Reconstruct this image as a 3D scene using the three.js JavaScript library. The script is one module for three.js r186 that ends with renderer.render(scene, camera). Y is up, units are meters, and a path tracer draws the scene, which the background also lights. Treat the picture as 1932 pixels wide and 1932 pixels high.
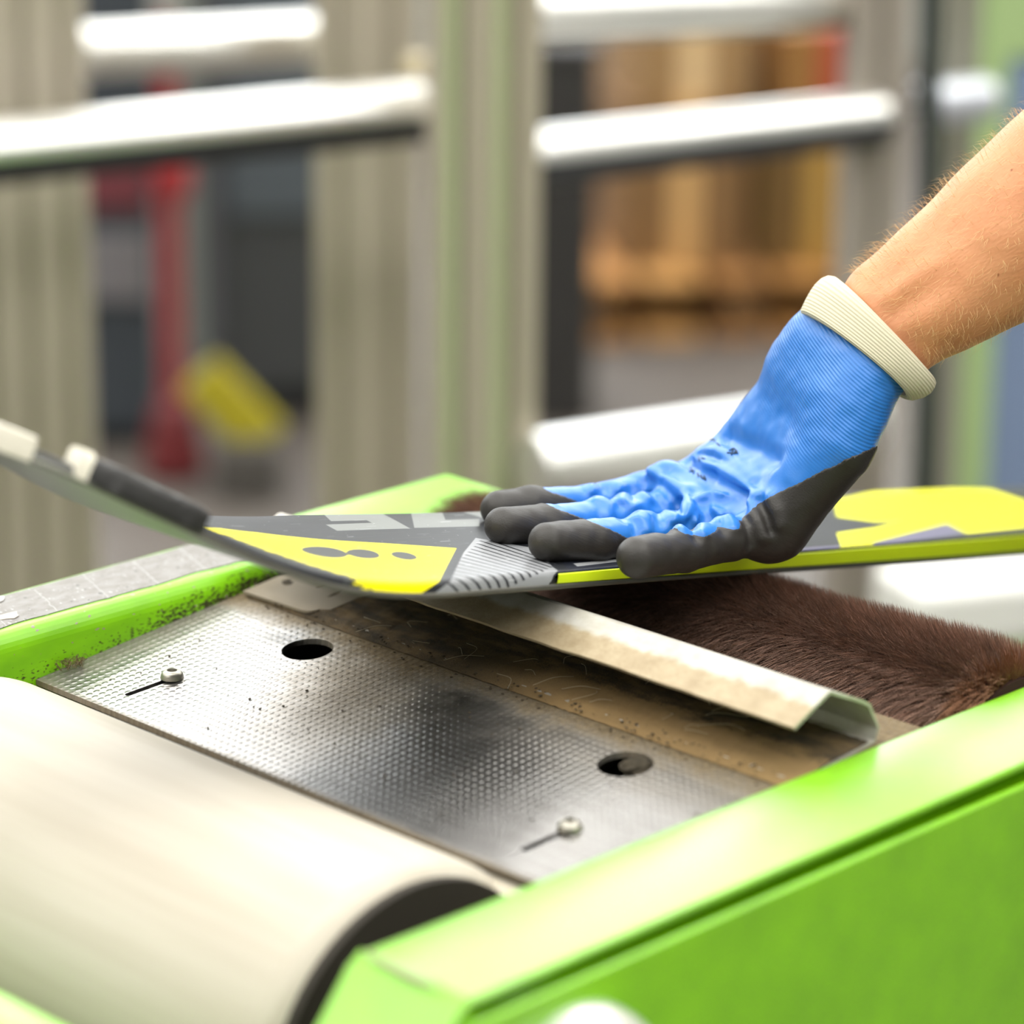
import * as THREE from 'three';
import { RectAreaLightUniformsLib } from 'three/addons/lights/RectAreaLightUniformsLib.js';
import { RoundedBoxGeometry } from 'three/addons/geometries/RoundedBoxGeometry.js';
import { mergeGeometries, mergeVertices, toCreasedNormals } from 'three/addons/utils/BufferGeometryUtils.js';
import { ImprovedNoise } from 'three/addons/math/ImprovedNoise.js';

// ------------------------------------------------------------------ camera, light, exposure
const scene = new THREE.Scene();
const F = 6150;                                            // focal length in pixels of the 1932 px frame
const camera = new THREE.PerspectiveCamera(2 * Math.atan(966 / F) * 180 / Math.PI, 1, 0.05, 60);
camera.position.set(0, 1.4724, 0);
camera.rotation.set(-17.2 * Math.PI / 180, 0, 0.011);
camera.focus = 1.655;
camera.userData.fStop = 3.5;
camera.updateMatrixWorld(true);
scene.background = new THREE.Color(0.93, 0.97, 1.0);      // bright overcast sky, seen only through the hall windows
scene.backgroundIntensity = 9.5;

RectAreaLightUniformsLib.init();
const renderer = new THREE.WebGLRenderer({ antialias: true });
renderer.toneMapping = THREE.LinearToneMapping;
renderer.toneMappingExposure = 0.85;
renderer.shadowMap.enabled = true;
const PANEL_LIGHT = 9.0;                                   // radiance of the ceiling panels

// ------------------------------------------------------------------ helpers
let seed = 7;
const rnd = () => { seed = (seed * 1664525 + 1013904223) >>> 0; return seed / 4294967296; };
const noise3 = new ImprovedNoise();
const nz = (x, y, z = 0.5) => noise3.noise(x, y, z);
const fbm = (x, y, z = 0.3) => nz(x, y, z) * 0.55 + nz(x * 2.1, y * 2.1, z + 3) * 0.28 + nz(x * 4.3, y * 4.3, z + 7) * 0.17;
const V3 = (x, y, z) => new THREE.Vector3(x, y, z);
const clamp = (x, a = 0, b = 1) => Math.min(b, Math.max(a, x));
const sstep = (a, b, x) => { const t = clamp((x - a) / (b - a)); return t * t * (3 - 2 * t); };
function at(px, py, depth) {                               // photo pixel and distance along the view axis -> world point
  return V3((px - 966) / F * depth, -(py - 966) / F * depth, -depth).applyQuaternion(camera.quaternion).add(camera.position);
}
const taken = new Map();
function numbered(name) {
  const n = taken.get(name) ?? 0; taken.set(name, n + 1);
  return n ? `${name}_${String(n).padStart(3, '0')}` : name;
}
function shade(o) { o.traverse((m) => { if (m.isMesh) { m.castShadow = true; m.receiveShadow = true; } }); return o; }
function thing(name, label, category, [x, y, z] = [0, 0, 0], turn = 0, group) {
  const o = new THREE.Group(); o.name = numbered(name); scene.add(o);
  o.position.set(x, y, z); o.rotation.y = turn; o.userData = { label, category };
  if (group) o.userData.group = group;
  return o;
}
function part(name, geometry, material, parent, label) {
  const m = new THREE.Mesh(geometry, material); m.name = name; parent.add(m);
  m.castShadow = m.receiveShadow = true;
  if (label) m.userData.label = label;
  return m;
}
function struct(name, geometry, material) {
  const m = part(name, geometry, material, scene); m.userData.kind = 'structure'; return m;
}
function box(x0, x1, y0, y1, z0, z1, r = 0) {
  const w = x1 - x0, h = y1 - y0, d = z1 - z0;
  const g = r ? new RoundedBoxGeometry(w, h, d, 3, r) : new THREE.BoxGeometry(w, h, d);
  g.translate((x0 + x1) / 2, (y0 + y1) / 2, (z0 + z1) / 2); return g;
}
// closed outline swept between two values of an axis; uv = (distance round the outline, distance along), in metres
function sweep(outline, a0, a1, axis = 'z', { open = false, crease = 0.6, caps = true, steps = 1, wobble } = {}) {
  const pos = [], uv = [], idx = [], n = outline.length, m = open ? n : n + 1;
  const put = (u, v, a) => axis === 'z' ? [u, v, a] : axis === 'x' ? [a, v, u] : [u, a, v];
  for (let k = 0; k <= steps; k++) {
    let len = 0; const a = a0 + (a1 - a0) * k / steps;
    for (let i = 0; i < m; i++) {
      let [u, v] = outline[i % n];
      if (i) len += Math.hypot(u - outline[(i - 1) % n][0], v - outline[(i - 1) % n][1]);
      if (wobble) [u, v] = wobble(u, v, a, i % n);
      pos.push(...put(u, v, a)); uv.push(len, a);
    }
  }
  for (let k = 0; k < steps; k++) for (let i = 0; i < m - 1; i++) {
    const p = k * m + i, q = p + m;
    idx.push(p, p + 1, q, p + 1, q + 1, q);
  }
  let g = new THREE.BufferGeometry();
  g.setAttribute('position', new THREE.Float32BufferAttribute(pos, 3));
  g.setAttribute('uv', new THREE.Float32BufferAttribute(uv, 2)); g.setIndex(idx);
  const parts = [g.toNonIndexed()];
  if (caps && !open) {
    const tri = THREE.ShapeUtils.triangulateShape(outline.map(([u, v]) => new THREE.Vector2(u, v)), []);
    for (const a of [a0, a1]) {
      const p = [], t = [];
      for (const f of tri) for (const i of (a === a0 ? f : [f[2], f[1], f[0]])) { p.push(...put(outline[i][0], outline[i][1], a)); t.push(outline[i][0], outline[i][1]); }
      const c = new THREE.BufferGeometry();
      c.setAttribute('position', new THREE.Float32BufferAttribute(p, 3)); c.setAttribute('uv', new THREE.Float32BufferAttribute(t, 2)); parts.push(c);
    }
  }
  g = parts.length > 1 ? mergeGeometries(parts) : parts[0];
  // outward faces
  g.computeBoundingBox();
  return toCreasedNormals(g, crease);
}
function rrect(x0, x1, y0, y1, r, n = 5) {                 // rounded rectangle outline, r may be [bl, br, tr, tl]
  const [bl, br, tr, tl] = Array.isArray(r) ? r : [r, r, r, r], o = [];
  const arc = (cx, cy, rr, a) => { if (rr <= 0) { o.push([cx, cy]); return; } for (let i = 0; i <= n; i++) { const t = a + i / n * Math.PI / 2; o.push([cx + rr * Math.cos(t), cy + rr * Math.sin(t)]); } };
  arc(x1 - br, y0 + br, br, -Math.PI / 2); arc(x1 - tr, y1 - tr, tr, 0); arc(x0 + tl, y1 - tl, tl, Math.PI / 2); arc(x0 + bl, y0 + bl, bl, Math.PI);
  return o;
}
// loft through rings of points (arrays of Vector3); uv.x along, uv.y round
function loft(rings, { closed = true, capStart = false, capEnd = false, uvScale = [1, 1] } = {}) {
  const n = rings[0].length, m = closed ? n + 1 : n, pos = [], uv = [], idx = [];
  let along = 0;
  rings.forEach((r, k) => {
    if (k) along += r[0].distanceTo(rings[k - 1][0]);
    for (let i = 0; i < m; i++) { const p = r[i % n]; pos.push(p.x, p.y, p.z); uv.push(along * uvScale[0], i / (m - 1) * uvScale[1]); }
  });
  for (let k = 0; k < rings.length - 1; k++) for (let i = 0; i < m - 1; i++) { const a = k * m + i, b = a + m; idx.push(a, a + 1, b, a + 1, b + 1, b); }
  const cap = (k, flip) => {
    const c = rings[k].reduce((s, p) => s.add(p), V3(0, 0, 0)).multiplyScalar(1 / n), ci = pos.length / 3; pos.push(c.x, c.y, c.z); uv.push(0, 0);
    for (let i = 0; i < m - 1; i++) flip ? idx.push(ci, k * m + i + 1, k * m + i) : idx.push(ci, k * m + i, k * m + i + 1);
  };
  if (capStart) cap(0, true); if (capEnd) cap(rings.length - 1, false);
  const g = new THREE.BufferGeometry();
  g.setAttribute('position', new THREE.Float32BufferAttribute(pos, 3)); g.setAttribute('uv', new THREE.Float32BufferAttribute(uv, 2)); g.setIndex(idx);
  const q = g.clone(); q.deleteAttribute('uv'); const w = mergeVertices(q, 1e-6); w.computeVertexNormals();
  // copy welded normals back so that the seam stays smooth
  const key = (x, y, z) => `${Math.round(x * 1e6)},${Math.round(y * 1e6)},${Math.round(z * 1e6)}`, map = new Map(), wp = w.attributes.position, wn = w.attributes.normal;
  for (let i = 0; i < wp.count; i++) map.set(key(wp.getX(i), wp.getY(i), wp.getZ(i)), i);
  g.computeVertexNormals();
  const gp = g.attributes.position, gn = g.attributes.normal;
  for (let i = 0; i < gp.count; i++) { const j = map.get(key(gp.getX(i), gp.getY(i), gp.getZ(i))); if (j !== undefined) gn.setXYZ(i, wn.getX(j), wn.getY(j), wn.getZ(j)); }
  return g;
}
function tube(points, r, n = 6, seg = 24) { return new THREE.TubeGeometry(new THREE.CatmullRomCurve3(points), seg, r, n, false); }
function texture(w, h, fn, srgb = true, wrap = true) {     // fn(x, y) -> [r, g, b] 0..255
  const d = new Uint8Array(w * h * 4);
  for (let y = 0; y < h; y++) for (let x = 0; x < w; x++) { const c = fn(x, y), i = (y * w + x) * 4; d[i] = c[0]; d[i + 1] = c[1]; d[i + 2] = c[2]; d[i + 3] = 255; }
  const t = new THREE.DataTexture(d, w, h); t.magFilter = THREE.LinearFilter; t.minFilter = THREE.LinearMipmapLinearFilter; t.generateMipmaps = true;
  if (srgb) t.colorSpace = THREE.SRGBColorSpace;
  if (wrap) t.wrapS = t.wrapT = THREE.RepeatWrapping;
  t.needsUpdate = true; return t;
}
const lerp3 = (a, b, t) => [a[0] + (b[0] - a[0]) * t, a[1] + (b[1] - a[1]) * t, a[2] + (b[2] - a[2]) * t];
const grey = (v) => { v = clamp(v, 0, 255); return [v, v, v]; };
// tileable value noise for small repeating grain
function grainTexture(size, cells, lo, hi) {
  const g = []; for (let i = 0; i < cells * cells; i++) g.push(rnd());
  return texture(size, size, (x, y) => {
    const u = x / size * cells, v = y / size * cells, i = Math.floor(u), j = Math.floor(v), a = u - i, b = v - j, G = (p, q) => g[(p % cells) + (q % cells) * cells];
    const k = (1 - a) * (1 - b) * G(i, j) + a * (1 - b) * G(i + 1, j) + (1 - a) * b * G(i, j + 1) + a * b * G(i + 1, j + 1);
    return grey(lo + (hi - lo) * k);
  }, false);
}
const grainFine = grainTexture(256, 128, 60, 200), grainMid = grainTexture(256, 40, 60, 200);
const withRepeat = (t, u, v) => { const c = t.clone(); c.repeat.set(u, v); c.wrapS = c.wrapT = THREE.RepeatWrapping; c.needsUpdate = true; return c; };
const std = (color, roughness = 0.5, metalness = 0, extra = {}) => new THREE.MeshPhysicalMaterial({ color, roughness, metalness, ...extra });

// ------------------------------------------------------------------ the hall (setting)
const floorMat = std(0xffffff, 0.62, 0, { map: (() => { const t = texture(512, 512, (x, y) => { const n = fbm(x / 60, y / 60, 2) * 0.6 + fbm(x / 12, y / 12, 9) * 0.4; return lerp3([92, 85, 79], [76, 70, 66], clamp(0.5 + n)); }); t.repeat.set(0.4, 0.4); return t; })() });
const wallMat = std(0x8f908a, 0.85), ceilMat = std(0xc9cac6, 0.9);
const H = 4.6, X0 = -7, X1 = 7, Z0 = -9, Z1 = 5;
struct('floor', (() => { const g = box(X0 - 0.2, X1 + 0.2, -0.2, 0, Z0 - 0.2, Z1 + 0.2); const p = g.attributes.position, u = g.attributes.uv; for (let i = 0; i < p.count; i++) u.setXY(i, p.getX(i), p.getZ(i)); return g; })(), floorMat);
struct('ceiling', box(X0 - 0.2, X1 + 0.2, H, H + 0.2, Z0 - 0.2, Z1 + 0.2), ceilMat);
{
  const s = new THREE.Shape(); s.moveTo(X0, 0); s.lineTo(X1, 0); s.lineTo(X1, H); s.lineTo(X0, H); s.closePath();
  const glass = std(0xffffff, 0.02, 0, { transmission: 1, thickness: 0, ior: 1.45 }), frameMat = std(0xd8d8d4, 0.5);
  for (let k = 0; k < 5; k++) {
    const a = X0 + 0.35 + k * 2.68, b = a + 2.58, y0 = 2.0, y1 = 4.3, h = new THREE.Path();
    h.moveTo(a, y0); h.lineTo(a, y1); h.lineTo(b, y1); h.lineTo(b, y0); h.closePath(); s.holes.push(h);
    const w = new THREE.Group(); w.name = `window_${k + 1}`; w.userData.kind = 'structure'; scene.add(w);
    for (const [u0, u1, v0, v1] of [[a, b, y0, y0 + 0.06], [a, b, y1 - 0.06, y1], [a, a + 0.06, y0 + 0.06, y1 - 0.06], [b - 0.06, b, y0 + 0.06, y1 - 0.06], [(a + b) / 2 - 0.03, (a + b) / 2 + 0.03, y0 + 0.06, y1 - 0.06]]) part('window_frame', box(u0, u1, v0, v1, Z0 - 0.15, Z0 - 0.07), frameMat, w);
    for (const [u0, u1] of [[a + 0.06, (a + b) / 2 - 0.03], [(a + b) / 2 + 0.03, b - 0.06]]) { const g = new THREE.PlaneGeometry(u1 - u0, y1 - y0 - 0.12); g.translate((u0 + u1) / 2, (y0 + y1) / 2, Z0 - 0.11); part('pane', g, glass, w); }
  }
  const g = new THREE.ExtrudeGeometry(s, { depth: 0.2, bevelEnabled: false }); g.translate(0, 0, Z0 - 0.2); struct('wall_back', g, wallMat);
}
struct('wall_front', box(X0, X1, 0, H, Z1, Z1 + 0.2), wallMat);
struct('wall_left', box(X0 - 0.2, X0, 0, H, Z0 - 0.2, Z1 + 0.2), wallMat);
struct('wall_right', box(X1, X1 + 0.2, 0, H, Z0 - 0.2, Z1 + 0.2), wallMat);
const panelGlow = std(0xffffff, 0.6, 0, { emissive: 0xffffff, emissiveIntensity: 1.2 }), panelFrame = std(0xdadada, 0.5);
for (const z of [-7.4, -4.4, -1.4, 1.6]) for (const x of [-4.6, -1.55, 1.55, 4.6]) {  // nearest row is added out of view as fill for the beam side
  const o = thing('ceiling_light', 'wide flat white light panel in the hall ceiling', 'ceiling light', [x, H - 0.06, z], 0, 'ceiling light panels of the hall');
  part('frame', box(-1.3, 1.3, 0, 0.055, -0.75, 0.75, 0.01), panelFrame, o);
  part('diffuser', box(-1.24, 1.24, -0.012, -0.001, -0.69, 0.69, 0.004), panelGlow, o);
  const l = new THREE.RectAreaLight(0xfffdf6, PANEL_LIGHT, 2.48, 1.38); l.position.set(0, -0.02, 0); l.rotation.x = -Math.PI / 2; o.add(l);
}

// ------------------------------------------------------------------ the green machine
const MX = -0.07, MZ = -1.53, TURN = -44.5 * Math.PI / 180;
const green = [132, 203, 0];
const paintTex = texture(512, 512, (x, y) => { const n = fbm(x / 50, y / 50, 4), s = nz(x / 2.2, y / 2.2, 8); return lerp3(green, [118, 184, 2], clamp(0.5 + n + (s > 0.62 ? 0.5 : 0))); });
const paint = std(0xffffff, 0.36, 0, { map: withRepeat(paintTex, 3, 3), clearcoat: 1, clearcoatRoughness: 0.34, bumpMap: withRepeat(grainMid, 12, 12), bumpScale: 0.00008 });
const machine = thing('finishing_machine', 'bright green ski finishing machine with rubber roller, metal deck and brown brush', 'machine', [MX, 0, MZ], TURN);
const PLY = (z) => 0.8924 - 0.104 * (z - 0.0886);           // height of the sloping deck
part('cabinet_body', box(-0.205, 0.303, 0.02, 0.69, -0.24, 0.215, 0.012), paint, machine);
{                                                          // unseen closed housing, added to keep light out below the deck holes
  const steelGrey = std(0x85827b, 0.6, 0.2), edge = (z) => PLY(z) - 0.0035, y0 = 0.775;
  const hs = part('light_block_housing', box(-0.154, 0.2435, y0, y0 + 0.003, -0.134, 0.056), steelGrey, machine, 'added grey housing that keeps light out under the deck');
  for (const x of [-0.154, 0.2405]) part('side_wall', sweep([[-0.134, y0 + 0.003], [0.056, y0 + 0.003], [0.056, edge(0.056)], [-0.134, edge(-0.134)]], x, x + 0.003, 'x'), steelGrey, hs);
  for (const z of [-0.134, 0.053]) part('end_wall', box(-0.151, 0.2405, y0 + 0.003, edge(z + 0.003), z, z + 0.003), steelGrey, hs);
}
part('gap_shade_plate', box(0.2425, 0.2454, 0.70, 0.914, 0.065, 0.24, 0.001), std(0x5c574d, 0.6, 0.3), machine, 'added plate toned as the shaded wall beside the feed roller');  // added plate; its tone stands for the unlit inner wall of the beam
// near side beam: cap, groove, side panel, sloping nose
{
  const beam = part('side_beam', sweep([[0.2456, 0.66], [0.299, 0.66], [0.299, 0.9165], [0.3085, 0.9165], [0.3088, 0.9185], [0.308, 0.9196], [0.3065, 0.92], [0.2496, 0.92], [0.2475, 0.9194], [0.2462, 0.918], [0.2456, 0.916]], -0.256, 0.2335), paint, machine);
  for (const z of [-0.2, 0, 0.18]) part('spacer', box(0.2985, 0.3098, 0.72, 0.75, z, z + 0.03), paint, beam);
  part('cover_panel', sweep(rrect(0.3097, 0.3138, 0.30, 0.9118, [0.001, 0.001, 0.002, 0.0015]), -0.262, 0.236), paint, beam, 'smooth green side panel');
  // nose: slopes down towards the front
  const nose = new THREE.BufferGeometry(), x0 = 0.2456, x1 = 0.3085, P = [[0.92, 0.2335], [0.915, 0.2405], [0.80, 0.335], [0.66, 0.335], [0.66, 0.2335]];
  part('nose', sweep(P.map(([y, z]) => [z, y]), x0, x1, 'x'), paint, beam, 'sloping green front end of the beam');
  nose.dispose();
  part('nose_cover', sweep([[0.236, 0.9118], [0.2405, 0.9075], [0.335, 0.793], [0.335, 0.3], [0.236, 0.3]], 0.3097, 0.3138, 'x'), paint, beam);
  const scuff = new THREE.Shape(); [[0.2475, 0.2338], [0.262, 0.2325], [0.285, 0.2338], [0.293, 0.2362], [0.279, 0.2375], [0.255, 0.236]].forEach(([a, b], i) => i ? scuff.lineTo(a, b) : scuff.moveTo(a, b));
  // worn edge mark lies on the top edge of the nose
  const sg = new THREE.ExtrudeGeometry(scuff, { depth: 0.0003, bevelEnabled: false }); sg.rotateX(Math.PI / 2); sg.translate(0, 0.9204, 0);
  part('scuff', sg, std(0x9a9478, 0.8), beam, 'grey scuffed edge on the beam nose');
}
// far side beam with worn inner wall and grey worn strip on top
const farBeam = (() => {
  const dirt = texture(1024, 1024, (x, y) => {             // x: outline distance 0.17..0.24 m from the inner foot, y: along -0.27..0.34 m
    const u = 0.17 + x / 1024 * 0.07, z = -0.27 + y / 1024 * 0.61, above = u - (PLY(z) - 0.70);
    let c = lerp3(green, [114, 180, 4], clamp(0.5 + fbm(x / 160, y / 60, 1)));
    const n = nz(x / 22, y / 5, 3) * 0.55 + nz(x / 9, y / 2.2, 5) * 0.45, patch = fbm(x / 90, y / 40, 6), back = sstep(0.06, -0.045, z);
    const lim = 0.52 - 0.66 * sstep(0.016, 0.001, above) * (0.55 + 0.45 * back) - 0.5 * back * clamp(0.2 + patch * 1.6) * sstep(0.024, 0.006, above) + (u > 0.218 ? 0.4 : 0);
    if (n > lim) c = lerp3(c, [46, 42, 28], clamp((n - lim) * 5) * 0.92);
    if (u > 0.205 && u < 0.232 && nz(x / 40, y / 7, 21) > 0.55) c = [150, 138, 130];
    return c;
  });
  dirt.wrapS = THREE.ClampToEdgeWrapping; dirt.repeat.set(1 / 0.07, 1 / 0.61); dirt.offset.set(-0.17 / 0.07, 0.27 / 0.61);
  const m = std(0xffffff, 0.38, 0, { map: dirt, clearcoat: 0.3, clearcoatRoughness: 0.3 });
  // outline starts at the inner foot and runs up the inner wall
  const o = [[-0.155, 0.70]]; const r = 0.009;
  for (let i = 0; i <= 6; i++) { const t = i / 6 * Math.PI / 2; o.push([-0.155 - r + r * Math.cos(t), 0.92 - r + r * Math.sin(t)]); }
  for (let i = 0; i <= 4; i++) { const t = Math.PI / 2 + i / 4 * Math.PI / 2; o.push([-0.211 + 0.003 + 0.003 * Math.cos(t), 0.92 - 0.003 + 0.003 * Math.sin(t)]); }
  o.push([-0.211, 0.70]);
  return part('side_beam', sweep(o, -0.256, 0.33, 'z'), m, machine, 'green beam with chipped and blackened inner wall');
})();
{
  const s = new THREE.Shape(), L = [], R = [];
  for (let i = 0; i <= 60; i++) { const z = -0.09 + i / 60 * 0.41; L.push([-0.2065 + 0.0012 * nz(z * 60, 1), z]); R.push([-0.1665 + 0.0022 * nz(z * 45, 7) + 0.001 * nz(z * 160, 3), z]); }
  [...L, ...R.reverse()].forEach(([x, z], i) => i ? s.lineTo(x, -z) : s.moveTo(x, -z));
  const tex = texture(512, 1024, (x, y) => {
    const n = fbm(x / 40, y / 60, 2), f = nz(x / 6, y / 9, 4);
    let c = lerp3([138, 136, 134], [118, 114, 110], clamp(0.45 + n));
    if (f > 0.45 && n > 0.1) c = lerp3(c, [104, 98, 92], 0.6);
    const line = Math.abs(((x * 0.25 + y) % 170) - 85 + 4 * nz(x / 30, y / 200)); if (line < 2.2) c = [150, 149, 147];
    const sc = nz(x / 28 + y / 50, y / 16 - x / 60, 9); if (sc > 0.5) c = lerp3(c, [78, 77, 77], clamp((sc - 0.5) * 7));
    const wh = nz(x / 24, y / 9, 19); if (wh > 0.52) c = [166, 165, 164];
    return c;
  });
  tex.repeat.set(1 / 0.07, 1 / 0.2);
  const g = new THREE.ExtrudeGeometry(s, { depth: 0.0006, bevelEnabled: false }); g.rotateX(-Math.PI / 2); g.translate(0, 0.92, 0);
  part('worn_strip', g, std(0xffffff, 0.6, 0, { map: tex, specularIntensity: 0.6, bumpMap: withRepeat(tex, 1 / 0.07, 1 / 0.2), bumpScale: 0.0003 }), farBeam, 'grey worn and scratched strip along the beam top');
  // peeling flakes near the front of the strip
  for (let i = 0; i < 9; i++) {
    const f = new THREE.Shape(), cx = -0.205 + rnd() * 0.03, cz = 0.07 + rnd() * 0.045, r = 0.002 + rnd() * 0.004;
    for (let k = 0; k < 9; k++) { const a = k / 9 * Math.PI * 2, q = r * (0.6 + 0.6 * rnd()); f[k ? 'lineTo' : 'moveTo'](Math.cos(a) * q, Math.sin(a) * q * 1.6); }
    const fg = new THREE.ExtrudeGeometry(f, { depth: 0.0004, bevelEnabled: false }); fg.rotateX(-Math.PI / 2 + 0.05); fg.translate(cx, 0.9208, cz);
    part('flake', fg, std(i % 2 ? 0xb4ada4 : 0xcfccc8, 0.7), farBeam);
  }
}
// deck plate with embossed dots, two round holes, two slots
const DK = { x0: -0.1548, x1: 0.2452, z0: -0.135, z1: 0.0903 };
{
  const s = new THREE.Shape(); s.moveTo(DK.x0, -DK.z1); s.lineTo(DK.x1, -DK.z1); s.lineTo(DK.x1, -DK.z0); s.lineTo(DK.x0, -DK.z0); s.closePath();
  const hole = (x, z, r) => { const h = new THREE.Path(); h.absarc(x, -z, r, 0, Math.PI * 2, true); s.holes.push(h); };
  hole(-0.0691, -0.02, 0.0135); hole(0.1549, -0.0205, 0.0135);
  const slot = (x0, z0, x1, z1, r) => { const h = new THREE.Path(), d = Math.atan2(-(z1 - z0), x1 - x0); h.absarc(x1, -z1, r, d - Math.PI / 2, d + Math.PI / 2, false); h.absarc(x0, -z0, r, d + Math.PI / 2, d + Math.PI * 1.5, false); h.closePath(); s.holes.push(h); };
  slot(-0.1011, 0.0727, -0.0985, 0.05, 0.0019); slot(0.1775, 0.0705, 0.1805, 0.048, 0.0019);
  const g = new THREE.ExtrudeGeometry(s, { depth: 0.003, bevelEnabled: false, curveSegments: 40 });
  // shape (x, -z) -> lay flat, then slope
  g.rotateX(-Math.PI / 2);
  const p = g.attributes.position; for (let i = 0; i < p.count; i++) p.setY(i, p.getY(i) - 0.003 + PLY(p.getZ(i)));
  g.computeVertexNormals();
  const uv = g.attributes.uv; for (let i = 0; i < p.count; i++) uv.setXY(i, p.getX(i), p.getZ(i));
  const W = 2048, Hh = 1024, dx = (DK.x1 - DK.x0), dz = (DK.z1 - DK.z0);
  const dustAndReflectionAt = (X, Z) => {                               // brown sanding dust lying along the hood, in streaks, plus a painted ski reflection
    const n = fbm(X * 60, Z * 60, 1), f = nz(X * 900, Z * 900, 2) * 0.5 + nz(X * 2000, Z * 2000, 4) * 0.5;
    let d = 0.95 * sstep(-0.022, -0.05, Z + 0.012 * n) + 0.5 * sstep(0.03, 0.10, X) * sstep(0.02, -0.045, Z + 0.02 * n) * 0.7 ;
    d += 0.8 * sstep(0.065, 0.0, Math.abs(X + 0.01 - Z * 0.35) + 0.02 * n) * sstep(0.1, -0.02, Z);  // band under the ski: dust mixed with its dark reflection, painted in
    d += 0.35 * sstep(-0.13, -0.152, X + 0.01 * n) + 0.3 * sstep(0.085, 0.0903, Z + 0.003 * n);
    return clamp(d * (0.75 + 0.55 * f));
  };
  const col = texture(W, Hh, (x, y) => {
    const X = DK.x0 + x / W * dx, Z = DK.z0 + y / Hh * dz, d = dustAndReflectionAt(X, Z);
    const base = lerp3([164, 162, 161], [148, 145, 143], clamp(0.5 + fbm(X * 30, Z * 160, 5)));
    return lerp3(base, lerp3([128, 110, 80], [92, 78, 56], clamp(0.5 + fbm(X * 300, Z * 300, 7))), d);
  }, true, true);
  const rough = texture(W / 2, Hh / 2, (x, y) => { const X = DK.x0 + x / W * 2 * dx, Z = DK.z0 + y / Hh * 2 * dz, d = dustAndReflectionAt(X, Z); return [0, 70 + 160 * d, 240 * (1 - d)]; }, false, true);
  const place = (t) => { t.repeat.set(1 / dx, 1 / dz); t.offset.set(-DK.x0 / dx, -DK.z0 / dz); return t; };
  const dot = texture(128, 128, (x, y) => { const u = (x / 128 - 0.5) * 2, v = (y / 128 - 0.5) * 2, r = Math.hypot(u * 1.25, v * 1.0); return grey(255 * sstep(0.95, 0.25, r)); }, false);
  dot.repeat.set(1 / 0.0046, 1 / 0.0046);
  place(col); place(rough);
  const deckMat = std(0xffffff, 1, 1, { map: col, roughnessMap: rough, metalnessMap: rough, bumpMap: dot, bumpScale: 0.0003 });
  const deck = part('deck_plate', g, deckMat, machine, 'dusty embossed aluminium deck plate');
  // lower lip in front of the deck
  part('front_ledge', sweep([[0.0905, 0.872], [0.0905, 0.8875], [0.1, 0.8862], [0.1, 0.872]], DK.x0, DK.x1, 'x'), std(0xbfb7a6, 0.5, 0.5), machine, 'metal ledge below the front edge of the deck');
  // screws
  const steel = std(0xa8a49a, 0.38, 0.85), socket = steel;
  for (const [x, z] of [[-0.0982, 0.0466], [0.1805, 0.0441]]) {
    const pr = []; for (let i = 0; i <= 10; i++) { const a = i / 10 * Math.PI / 2; pr.push(new THREE.Vector2(0.0023 + (0.0060 - 0.0023) * Math.sin(a), 0.0042 * Math.cos(a) ** 0.8)); }
    const head = new THREE.LatheGeometry([new THREE.Vector2(0.0024, 0.0015), ...pr.map((v, i) => i ? v : new THREE.Vector2(0.0026, 0.0042)), new THREE.Vector2(0.0061, 0), new THREE.Vector2(0, -0.0002)], 32);
    head.translate(x, PLY(z) + 0.0003, z);
    const sc = part('screw', head, steel, deck, 'button head screw with hexagon socket');
    const hx = new THREE.CylinderGeometry(0.0024, 0.0024, 0.0005, 6); hx.translate(x, PLY(z) + 0.0014, z); part('socket', hx, socket, sc);
  }
  // thin tab sheet by the far beam
  const tb = new THREE.Shape(); tb.moveTo(-0.15, 0.046); tb.lineTo(-0.106, 0.0475); tb.quadraticCurveTo(-0.0985, 0.048, -0.0975, 0.054); tb.lineTo(-0.092, 0.0575); tb.lineTo(-0.092, 0.09); tb.lineTo(-0.15, 0.09); tb.closePath();
  const tg = new THREE.ExtrudeGeometry(tb, { depth: 0.0015, bevelEnabled: false }); tg.rotateX(-Math.PI / 2); const tp = tg.attributes.position; for (let i = 0; i < tp.count; i++) tp.setY(i, tp.getY(i) + PLY(tp.getZ(i)) + 0.0019); tg.computeVertexNormals();
  part('corner_tab', tg, std(0x857a69, 0.7, 0.1, { bumpMap: withRepeat(grainFine, 40, 40), bumpScale: 0.0002 }), deck, 'dusty sheet metal tab with a rounded corner');
}
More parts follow.
